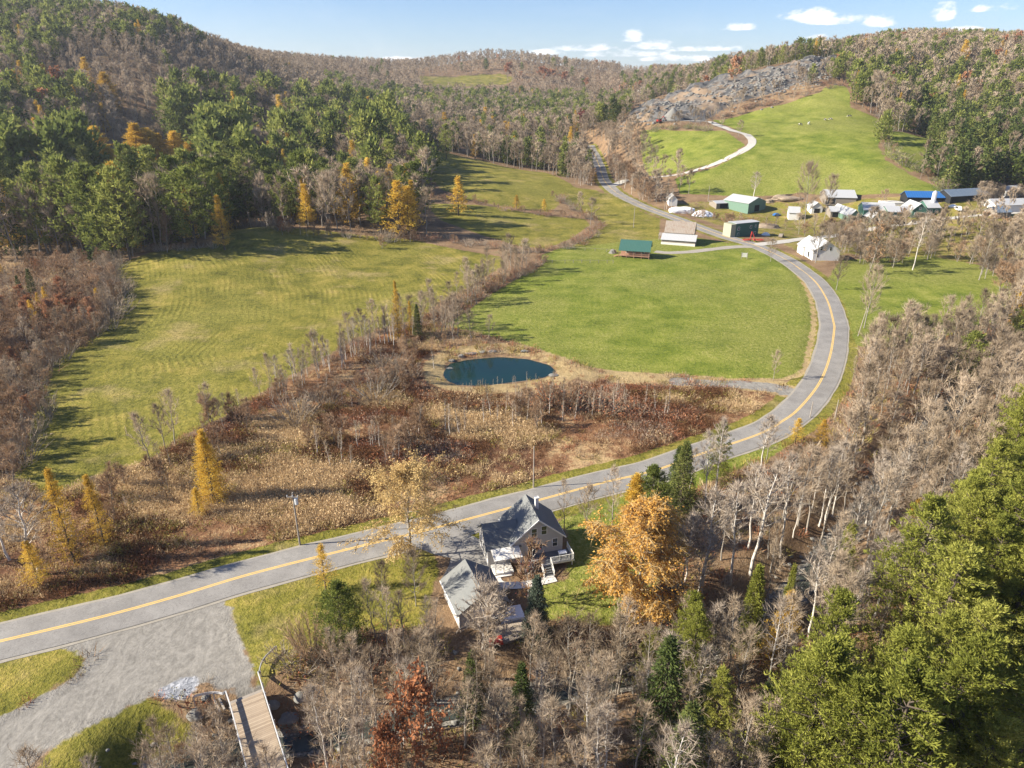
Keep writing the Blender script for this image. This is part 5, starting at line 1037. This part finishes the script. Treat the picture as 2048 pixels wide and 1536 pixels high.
def far(name,label,cat,A,Bp,depth,hw,hr,ridge,wm,rm,ops=(),oh=.4,zoff=0):
    a=p2w(*A); c=p2w(*Bp); L=math.hypot(c[0]-a[0],c[1]-a[1]); th=math.atan2(c[1]-a[1],c[0]-a[0]); z=float((hgt(*a)+hgt(*c))/2)
    return house(name,label,cat,a[0],a[1],th,0,L,0,depth,hw,hr,ridge,wm,rm,[(o[0],o[1]*L if o[0] in('front','back') else o[1]*depth,*o[2:]) for o in ops],oh,z),L
e,L=far('shed','dark green shed with sloping roof and pale end wall by the red hay rake','shed',(1470,474),(1515,471),5.5,6.2,6.35,'x',M['side_green'],M['tin'],[('front',.12,3.2,1,1.4),('front',.12,.3,1,1.6,'door',M['white'],M['side_green']),('front',.65,3.6,.9,1.2),('front',.86,3.9,.7,1),('front',.85,.6,1,1.2)],oh=.25)
b=B(); b.box(-2.8,.1,-.6,-.02,5.4,6.0); b.go('end_block',M['side_olive'],e)
far('shed','small pale shed with white tin roof at the left end of the farm','shed',(1337,412),(1354,412),9,3.6,6,'y',M['side_white'],M['tin_y'])
far('open_shed','low open shed with patched tin roof beside the green barn','shed',(1432,418),(1462,416),8,3.0,3.9,'x',M['side_old'],M['tin'],[('front',.5,.2,5,2.4,'door',M['side_old'],M['black'])])  # black panel paints the shaded inside of the open front
far('barn','green barn with grey roof behind the russet bushes','barn',(1495,428),(1530,418),17,5,7.6,'y',M['side_ltgreen'],M['tin_y'],[('front',.5,.1,4,3.4,'door',M['side_green'],M['black'])])
far('shed','small white shed with weathered roof among the farm trees','shed',(1576,440),(1597,440),9,3.8,6.2,'x',M['side_white'],M['tin'])
far('barn','long barn with a bright pale roof at the foot of the hill pasture','barn',(1650,414),(1712,403),16,3.6,6.6,'x',M['side_old'],M['tin'],[('front',.15,.1,5,3,'door',M['white'],M['black'])])
far('barn','pale-roofed farm barn with a dark open gable','barn',(1697,447),(1718,444),20,3.6,6.4,'y',M['side_ltgreen'],M['tin_y'],[('front',.5,.1,4,3,'door',M['side_green'],M['black'])])  # the open gable is a black panel, its inner shade painted on
far('barn','wide green farm barn with long pale tin roof','barn',(1725,438),(1790,432),13,3.6,6.4,'x',M['side_green'],M['tin'],[('front',.3,.2,4,2.5,'door',M['white'],M['black']),('front',.7,1,1.2,1)])
e,L=far('farmhouse','dark green farmhouse with a front gable and white windows','house',(1822,436),(1851,434),13,3.8,6.8,'y',M['side_green'],M['tin_y'],[('front',.25,1.2,1,1.2),('front',.75,1.2,1,1.2),('front',.5,.1,1,2.1,'door'),('front',.5,3.9,.8,1)])
b=B(); b.cyl(11.5,6,0,11.5,1.1); s_=b.go('silo',M['porc'],e); b=B(); b.cyl(11.5,6,11.5,12.4,1.15,.2); b.go('silo_cap',M['steel'],s_)
far('barn','pale-roofed annex right of the dark green farmhouse','barn',(1853,431),(1878,427),10,3.4,6.2,'x',M['side_green'],M['tin'],[('front',.3,1.3,1,1),('front',.7,1.3,1,1)])
far('long_shed','long open shed with bright blue metal roof','shed',(1812,412),(1887,404),9,3.4,5.8,'x',M['black'],M['tin_blue'])  # closed black walls paint the shade under the open-sided roof
far('long_shed','long open shed with slate-blue roof beyond the blue one','shed',(1899,408),(1975,402),10,3.6,6.2,'x',M['black'],M['tin_dark'])  # black walls again paint the dark interior of an open shed
far('low_wall_bunker','pale concrete feed bunker left of the blue roofed shed','bunker',(1768,415),(1808,409),7,1.6,1.7,'x',M['concrete'],M['concrete'],oh=.05)
far('long_shed','pale roofed building among bare trees at the right photo edge','shed',(1988,424),(2062,424),10,3.5,5.8,'x',M['side_white'],M['tin'])
far('farmhouse','far red-roofed house in the valley woods','house',(1226,186),(1252,186),14,6,11,'x',M['wood_red'],M['red'])
far('farmhouse','far white house beside the red-roofed one','house',(1274,187),(1290,187),12,5,9,'x',M['side_white'],M['tin'])
far('barn','low pale-roofed milking barn joining the wide green barn and farmhouse','barn',(1775,440),(1822,434),12,3.2,5.2,'x',M['side_green'],M['tin'],[('front',.3,1,1.2,1),('front',.7,1,1.2,1)])
far('shed','grey gabled shed in front of the wide green barn','shed',(1742,449),(1762,447),9,3.0,5.4,'y',M['side_ltgreen'],M['tin_y'],[('front',.5,.1,2.5,2.2,'door',M['white'],M['black'])])
far('shed','pale shed between the small white shed and the bright-roofed barn','shed',(1622,428),(1644,425),8,3.4,5.6,'y',M['side_white'],M['tin_y'],[('front',.5,.1,3,2.4,'door',M['side_white'],M['black'])])
far('shed','grey tin shed hidden among trees below the bright-roofed barn','shed',(1660,436),(1684,433),8,3.0,5.0,'x',M['side_old'],M['tin'],[('front',.4,.1,3,2.2,'door',M['side_old'],M['black'])])
far('shed','white tin-roofed shed beyond the slate-blue roof','shed',(2010,396),(2046,390),9,3.2,5.6,'x',M['side_white'],M['tin'])
far('shed','grey shed beside the pale roofed building at the photo edge','shed',(1990,438),(2020,436),8,3,5,'x',M['side_old'],M['tin_dark'])
def vehicle(a,b_,m_,rz,label,kind='parked_car',L_=4.4,hh=1.5):
    x,y=p2w(a,b_); e=empty(kind,x,y,float(hgt(x,y)),R(rz),label,'truck' if kind=='farm_truck' else 'car'); k=L_/4.4
    B().prism([(-2.2*k,.35),(2.2*k,.35),(2.2*k,.85),(1.3*k,.95),(.7*k,hh),(-1.2*k,hh),(-1.9*k,.95),(-2.2*k,.9)],-.85,.85,'y').go('body',m_,e)
    B().prism([(-1.75*k,1.0),(1.15*k,1.0),(.66*k,hh-.08),(-1.15*k,hh-.08)],-.87,.87,'y').go('window',M['glass'],e)
    for wx_ in(-1.4*k,1.4*k):
        for wy_ in(-.88,.68): bb=B(); bb.add([(wx_+.34*math.cos(q_),wy_+s_*.2,.34+.34*math.sin(q_)) for s_ in(0,1) for q_ in [k2*math.pi/6 for k2 in range(12)]],[tuple(range(12)),tuple(range(23,11,-1))]+[(i,(i+1)%12,12+(i+1)%12,12+i) for i in range(12)]); bb.go('wheel',M['black'],e)
for a,b_,mm2,rz_,l in [(1553,432,'tin_blue',20,'blue car parked in front of the green barn'),(1805,449,'side_old',10,'grey car parked beside the dark green farmhouse'),(1793,446,'white',5,'white car parked by the farm road'),(1916,421,'white',80,'white van in front of the slate-roofed shed'),(1562,474,'side_old',60,'old grey car near the brush heap')]: vehicle(a,b_,M[mm2],rz_,l,hh=2.1 if 'van' in l else 1.5)
# white tarped heap, tank, woodpiles
def blobby(name,x,y,sx,sy,sz,m,label,cat,seed=0,group=None,rz=0):
    import bmesh
    bm=bmesh.new(); bmesh.ops.create_icosphere(bm,subdivisions=3,radius=1); r=random.Random(seed)
    ph=[r.uniform(0,6) for _ in range(6)]
    for v in bm.verts:
        n_=v.co.copy(); k=1+.13*math.sin(n_.x*3+ph[0])+.12*math.sin(n_.y*4+ph[1])+.1*math.sin(n_.z*5+ph[2])+.06*math.sin(n_.x*9+n_.y*7+ph[3]); v.co=Vector((n_.x*sx*k,n_.y*sy*k,max(-.15,n_.z)*sz*k))
    me=bpy.data.meshes.new(name); bm.to_mesh(me); bm.free(); me.materials.append(m); o=link(name,me); o.location=(x,y,float(hgt(x,y))); o.rotation_euler=(0,0,rz); return setp(o,label,cat,group)
for (a,b_,sx,sy,sz,l) in [(1362,424,7,4,3.2,'white tarped heap beside the small pale shed'),(1408,432,6,3,2.6,'white tarped heap behind the roadside bushes')]: x,y=p2w(a,b_); blobby('tarped_heap',x,y,sx,sy,sz,M['tarp'],l,'heap',a)
for (a,b_,sx,sy,sz,l) in [(1562,398,6,3,2.0,'dark log pile left of the tall farm tree'),(1585,400,8,3,2.2,'long dark log pile under the tall farm tree'),(1538,404,3,2,1.5,'small heap of logs behind the green barn'),(1535,455,8,3,1.6,'brush heap right of the dark green shed')]: x,y=p2w(a,b_); blobby('log_pile',x,y,sx,sy,sz,M['log'],l,'log pile',a)
for i,(a,b_,l) in enumerate([(1531,470,'white plastic tank beside the red hay rake'),(1520,402,'white round bale behind the green barn'),(1905,414,'white wrapped bales in front of the slate-roofed shed'),(1225,506,'pale boulders at the end of the cabin fence')]): x,y=p2w(a,b_); blobby('bale' if i else 'tank',x,y,1.8,1.4,1.4,M['hay_bale'] if i<3 else M['rock_m'],l,'bale' if i else 'tank',i)
# red hay rake
x,y=p2w(1505,482); e=empty('hay_rake',x,y,float(hgt(x,y)),0,'red hay rake parked before the dark green shed','farm machine')
b=B(); b.bar((-4,0,.9),(4,0,.9),.16); b.bar((0,0,.9),(0,-2.5,.8),.16); b.bar((-1.2,0,.9),(-.6,.6,4.2),.16); b.bar((1,0,.9),(-.6,.6,4.2),.14); b.go('frame',M['red'],e)
for cx_ in(-3,3):
    b=B(); K=16
    for k in range(K): a0,a1=2*math.pi*k/K,2*math.pi*(k+1)/K; b.bar((cx_+1.7*math.cos(a0),-.6+1.2*math.sin(a0),.7),(cx_+1.7*math.cos(a1),-.6+1.2*math.sin(a1),.7),.13,4)
    for k in range(6): a0=math.pi*k/3; b.bar((cx_,-.6,.9),(cx_+1.7*math.cos(a0),-.6+1.2*math.sin(a0),.7),.09,4)
    b.go('rotor',M['red'],e)
for cx_ in(-1,1): b=B(); b.add([(cx_+s_*.12,.45*math.cos(a),.45+.45*math.sin(a)) for s_ in(-1,1) for a in [k*math.pi/6 for k in range(12)]],[tuple(range(12)),tuple(range(23,11,-1))]+[(i,(i+1)%12,12+(i+1)%12,12+i) for i in range(12)]); b.go('wheel',M['black'],e)
# notice board on the green field
x,y=p2w(1488,518); e=empty('notice_board',x,y,float(hgt(x,y)),R(-12),'two-post slatted board on the green meadow by the junction','board')
for sx in(-1.1,1.1): b=B(); b.box(sx-.1,-.1,-.3,sx+.1,.1,2.7); b.go('post',M['pole'],e)
b=B(); [b.box(-1.0,-.05,.8+.45*i,1.0,.05,1.1+.45*i) for i in range(4)]; b.go('slats',M['pale_fab'],e)
# utility poles
def pole(bx_,by_,ty_,label,arm=True,trans=False,lean=(0,0),r=.16):
    x,y=p2w(bx_,by_); h=top_h(x,y,ty_); e=empty('utility_pole',x,y,float(hgt(x,y)),R(random.uniform(-10,10)),label,'utility pole'); b=B(); b.cyl(0,0,-.4,h,r,r*.7,8); b.go('pole_shaft',M['pole'],e)
    if arm: b=B(); b.box(-.9,-.25,h-.75,.9,-.13,h-.6); b.go('crossarm',M['pole'],e); [B().cyl(a,-.19,h-.6,h-.38,.06).go('insulator',M['porc'],e) for a in(-.8,0,.8)]
    if trans: B().cyl(.42,0,h-2.0,h-1.0,.27).go('transformer',M['porc'],e); B().cyl(.42,-.12,h-1.0,h-.75,.05).go('bushing',M['porc'],e)
    e.rotation_euler[0]=lean[0]; e.rotation_euler[1]=lean[1]; return e
pole(600,1090,985,'tall utility pole carrying a grey transformer beside the road',True,True); pole(1067,975,893,'bare wooden pole in the marsh edge opposite the house',False,r=.13)
pole(1716,672,615,'leaning bleached pole beside the road bend and lone tree',False,lean=(0,R(6)),r=.14); pole(1620,835,803,'short pale pole at the road bend near the orange saplings',False,r=.12)
pole(1267,455,415,'slim pole standing in the green field above the barn',False,r=.16); pole(1416,402,372,'thin pole behind the patched open shed',False,r=.16); pole(1355,353,331,'small pole beside the quarry road',False,r=.16); pole(1670,836,800,'slim pole in the wood at the bend',False,r=.12)
# fences by the cabin
for pts,l in (([(1108,497),(1150,500),(1190,502),(1232,505)],'upper post-and-rail fence running left from the cabin'),([(1085,526),(1130,526),(1180,526),(1226,526)],'lower post-and-rail fence left of the cabin')):
    Lp=catmull(P(pts),3.0); x0,y0=Lp[0]; e=empty('fence',x0,y0,0,0,l,'fence'); tops=[]
    for (x,y) in Lp: z=float(hgt(x,y)); B().box(x-x0-.09,y-y0-.09,z-.2,x-x0+.09,y-y0+.09,z+1.3).go('post',M['pole'],e); tops.append((x-x0,y-y0,z+1.1))
    b=B(); [b.bar(tops[i],tops[i+1],.05,4) for i in range(len(tops)-1)]; b.go('rail',M['pole'],e)
# bridge with timber deck and steel guard rails
a=Vector((-30.6,58.9,0)); d=Vector((4.9,-8.4,0)).normalized(); n_=Vector((-d.y,d.x,0)); LB=17; ang=math.atan2(d.y,d.x)
br=empty('bridge',a.x,a.y,.10,ang,'narrow plank bridge with steel guard rails over the brook','bridge')
def planks(seed,tone):
    return simple('bridge_planks',tone,.9,.35,2.2,.1,.3)
m,t=mat('bridge_planks'); v=objco(t); s_=t.new('ShaderNodeSeparateXYZ'); t.l.new(v,s_.inputs[0]); pk=t.math('FLOOR',t.math('DIVIDE',s_.outputs[0],.25)); wn=t.new('ShaderNodeTexWhiteNoise',noise_dimensions='1D'); t.l.new(pk,wn.inputs['W'])
gap=t.sstep(t.math('ABSOLUTE',t.math('SUBTRACT',t.math('FRACT',t.math('DIVIDE',s_.outputs[0],.25)),.5)),.44,.5,1,.25); c=t.mix(t.math('ADD',t.math('MULTIPLY',wn.outputs[0],.5),t.math('MULTIPLY',t.noise(v,1.1,5,.7),.5)),(.22,.165,.12),(.44,.36,.27))
mx=t.new('ShaderNodeMix',data_type='RGBA',blend_type='MULTIPLY'); mx.inputs[0].default_value=1; t.l.new(c,mx.inputs[6]); cc=t.new('ShaderNodeCombineColor'); [t.l.new(gap,cc.inputs[i]) for i in range(3)]; t.l.new(cc.outputs[0],mx.inputs[7]); finish(t,mx.outputs[2],.9,t.bump(gap,.5,.03),.1)
B().box(0,-1.75,-.18,LB,1.75,0).go('plank_deck',m,br)
for sy in(-1.5,1.5): B().box(-.3,sy-.15,-.75,LB,sy+.15,-.18).go('girder',M['steel'],br)
B().box(-.5,-1.9,-3,-.02,1.9,-.12).go('abutment',M['pole'],br)
for sgn,flare in ((1,[(-5.6,4.6),(-4.3,2.9),(-2.5,2.0),(-.8,1.85)]),(-1,[(-2.6,-5.2),(-2.2,-3.6),(-1.3,-2.3),(.2,-1.87)])):
    pts=flare+[(LB,1.82*sgn)]; Lr=catmull(pts,.5); b=B()
    V=[];  # W-beam strip with real thickness
    for (x,y) in Lr:
        for (o_,z_) in ((-.04,.45),(-.07,.55),(-.02,.62),(-.07,.70),(-.04,.80),(.04,.80),(.01,.70),(.06,.62),(.01,.55),(.04,.45)): V.append((x,y+o_*sgn*-1,z_))
    k=10; Fq=[tuple(range(k)),tuple(range(len(V)-1,len(V)-1-k,-1))]+[(i*k+j,i*k+(j+1)%k,(i+1)*k+(j+1)%k,(i+1)*k+j) for i in range(len(Lr)-1) for j in range(k)]
    b.add(V,Fq); b.go('guard_rail',M['steel'],br); acc=0
    for i in range(0,len(Lr),4): x,y=Lr[i]; B().box(x-.06,y+.06*sgn,-.9 if x<0 else -.2,x+.06,y+.18*sgn,.74).go('rail_post',M['rail_rust'],br)
# loose planks, boulders by the abutment, rocks in the brook
x,y=p2w(436,1405); e=empty('timber_beams',x,y,float(hgt(x,y))+.1,R(-52),'pair of old grey beams lying beside the bridge rail','timber')
for k in(-.25,.25): B().box(-1.7,k-.1,0,1.7,k+.1,.2).go('beam',M['pole'],e)
for i,(a_,b_,s_) in enumerate([(392,1428,1.1),(600,1395,.9),(580,1440,1.2),(545,1410,.8),(640,1440,.9),(410,1395,.5)]): x,y=p2w(a_,b_); blobby('boulder',x,y,s_,s_*.8,s_*.6,M['rock_m'],['large grey boulder left of the bridge','rounded rock right of the bridge rail','flat pale rock in the brook right of the bridge','small rock at the bridge abutment','grey rock farther along the brook bank','small stone beside the crushed stone patch'][i],'boulder',i+3)
PB=[(903,722),(922,713),(942,708),(965,705),(985,703),(1108,752),(900,738),(1050,703)]
for i,(a_,b_) in enumerate(PB): x,y=p2w(a_,b_); blobby('boulder',x,y,.8+.3*(i%3),.7,.5,M['rock_m'],f'pale stone on the pond shore, {ordn(i+1)} clockwise from the left end','boulder',i+20,'stones round the pond')
rngs=random.Random(5)
def rocks(name,pts,n_,wid,r0,r1,label):
    Vs=[];Fs=[];k=0; ico=[(0,0,1),(.894,0,.447),(.276,.851,.447),(-.724,.526,.447),(-.724,-.526,.447),(.276,-.851,.447),(.724,.526,-.447),(-.276,.851,-.447),(-.894,0,-.447),(-.276,-.851,-.447),(.724,-.526,-.447),(0,0,-1)]
    tri=[(0,1,2),(0,2,3),(0,3,4),(0,4,5),(0,5,1),(1,6,2),(2,7,3),(3,8,4),(4,9,5),(5,10,1),(6,7,2),(7,8,3),(8,9,4),(9,10,5),(10,6,1),(11,7,6),(11,8,7),(11,9,8),(11,10,9),(11,6,10)]
    for _ in range(n_):
        a_=pts[rngs.randrange(len(pts))]; x=a_[0]+rngs.gauss(0,wid); y=a_[1]+rngs.gauss(0,wid); z=float(hgt(x,y)); r=rngs.uniform(r0,r1)**1.0; s3=(r*rngs.uniform(.7,1.4),r*rngs.uniform(.7,1.2),r*rngs.uniform(.4,.8)); j=[rngs.uniform(.75,1.2) for _ in ico]
        Vs+=[(x+v[0]*s3[0]*q,y+v[1]*s3[1]*q,z+v[2]*s3[2]*q) for v,q in zip(ico,j)]; Fs+=[(p+k,q+k,w_+k) for p,q,w_ in tri]; k+=12
    setp(link(name,np_mesh(name,np.array(Vs),np.array(Fs),[M['rock_m']])),label,None,None,'stuff')
rocks('brook_stones',[q for q in RV if math.hypot(*q)<300],1500,1.8,.10,.45,'grey stones scattered along the brook bed')
QL=P([(1300,225),(1340,212),(1400,200),(1450,185),(1500,180),(1540,165),(1580,155),(1620,145),(1660,128)]); 
rocks('quarry_rubble',QL,900,16,.5,1.8,'broken grey rock over the quarry face')
# gravel heap and digger on the quarry floor
x,y=p2w(1345,238); b=B(); b.cyl(0,0,-.5,9,10,.4,16); o=b.go('gravel_heap',M['rock_m']); o.location=(x,y,float(hgt(x,y))); setp(o,'conical gravel heap on the quarry floor','gravel heap')
x,y=p2w(1318,246); e=empty('excavator',x,y,float(hgt(x,y))+.3,R(20),'red excavator on the quarry floor','excavator')
B().box(-2,-1.2,0,2,-.6,.9).go('track',M['black'],e); B().box(-2,.6,0,2,1.2,.9).go('track',M['black'],e); B().box(-1.8,-1.3,.95,1.6,1.3,2.2).go('body',M['red'],e); B().box(.2,-1.2,2.2,1.5,0,3.2).go('cab',M['glass'],e)
b=B(); b.bar((1.4,.3,1.8),(4,.3,4.6),.28); b.bar((4,.3,4.6),(6.2,.3,2.2),.22); b.go('boom',M['red'],e); B().box(5.7,-.2,1.2,6.7,.8,2.1).go('bucket',M['black'],e)
# cows
def cow_mesh(name,m,graze):
    import bmesh
    bm=bmesh.new(); J={}
    def v(k,co): J[k]=bm.verts.new(co)
    def e_(a,b_): bm.edges.new((J[a],J[b_]))
    v('pel',(-.75,0,1.15)); v('mid',(0,0,1.08)); v('cht',(.7,0,1.15)); v('nk',(1.15,0,1.05 if graze else 1.45)); v('hd',(1.5,0,.45 if graze else 1.65)); v('mz',(1.75,0,.18 if graze else 1.45)); v('tl',(-1.05,0,1.2)); v('tt',(-1.15,0,.6))
    for a,b_ in (('pel','mid'),('mid','cht'),('cht','nk'),('nk','hd'),('hd','mz'),('pel','tl'),('tl','tt')): e_(a,b_)
    rad={'pel':.36,'mid':.42,'cht':.38,'nk':.22,'hd':.17,'mz':.11,'tl':.05,'tt':.04}
    for nm,x_,ro in (('f',.7,'cht'),('b',-.8,'pel')):
        for s in(-1,1):
            k=f'{nm}{s}'; v(k+'a',(x_,s*.24,.8)); v(k+'k',(x_+(.05 if nm=='f' else -.12),s*.25,.45)); v(k+'h',(x_,s*.25,.04)); e_(ro,k+'a'); e_(k+'a',k+'k'); e_(k+'k',k+'h'); rad[k+'a']=.17; rad[k+'k']=.09; rad[k+'h']=.075
    me=bpy.data.meshes.new(name); bm.to_mesh(me); ks=list(J); bm.free(); o=bpy.data.objects.new(name,me); COL.objects.link(o); md=o.modifiers.new('s','SKIN'); 
    for i,k in enumerate(ks): me.skin_vertices[0].data[i].radius=(rad[k],rad[k]); me.skin_vertices[0].data[i].use_root=(i==0)
    o.modifiers.new('u','SUBSURF').levels=1; bpy.context.view_layer.update(); me2=bpy.data.meshes.new_from_object(o.evaluated_get(bpy.context.evaluated_depsgraph_get())); bpy.data.objects.remove(o); me2.materials.clear(); me2.materials.append(m); return me2
m,t=mat('cow_hide'); ramp=t.ramp(t.noise(objco(t),1.1,2,.4),[(.47,(.03,.025,.022)),(.52,(.70,.67,.62))]); finish(t,ramp,.8)
cm=[cow_mesh('cow',m,True),cow_mesh('cow',M['pale_fab'],False)]
for i,(a_,b_,k,l) in enumerate([(1600,251,0,'leftmost dark cow grazing on the hill pasture'),(1617,249,1,'pale cow standing on the hill pasture'),(1650,241,0,'dark cow grazing, left of a pair on the hill pasture'),(1661,240,0,'dark cow grazing, right of a pair on the hill pasture'),(1699,234,0,'lone dark cow high on the hill pasture'),(1826,446,0,'black and white cow by the farm road')]):
    x,y=p2w(a_,b_); o=link('cow',cm[k]); o.location=(x,y,float(hgt(x,y))); o.rotation_euler=(0,0,R(40*i+10)); o.scale=(1.15,)*3; setp(o,l,'cow',group='cows on the hill pasture' if i<5 else None)

# ---------------------------------------------------------------- thin autumn haze filling the valley air
m=bpy.data.materials.new('haze'); m.use_nodes=True; t=NT(m.node_tree); t.n.clear(); pv=t.new('ShaderNodeVolumePrincipled'); pv.inputs['Color'].default_value=(.80,.88,1,1); pv.inputs['Density'].default_value=0.00007; pv.inputs['Anisotropy'].default_value=.2
t.l.new(pv.outputs[0],t.new('ShaderNodeOutputMaterial').inputs['Volume'])
hz=B().box(-5200,-1700,float(GZ.min())-1.5,5200,6600,max(CAMZ+2,float(GZ.max())+32)).go('haze',m); setp(hz,kind='stuff',label='thin blue haze over the distant hills')
SC.cycles.volume_bounces=0
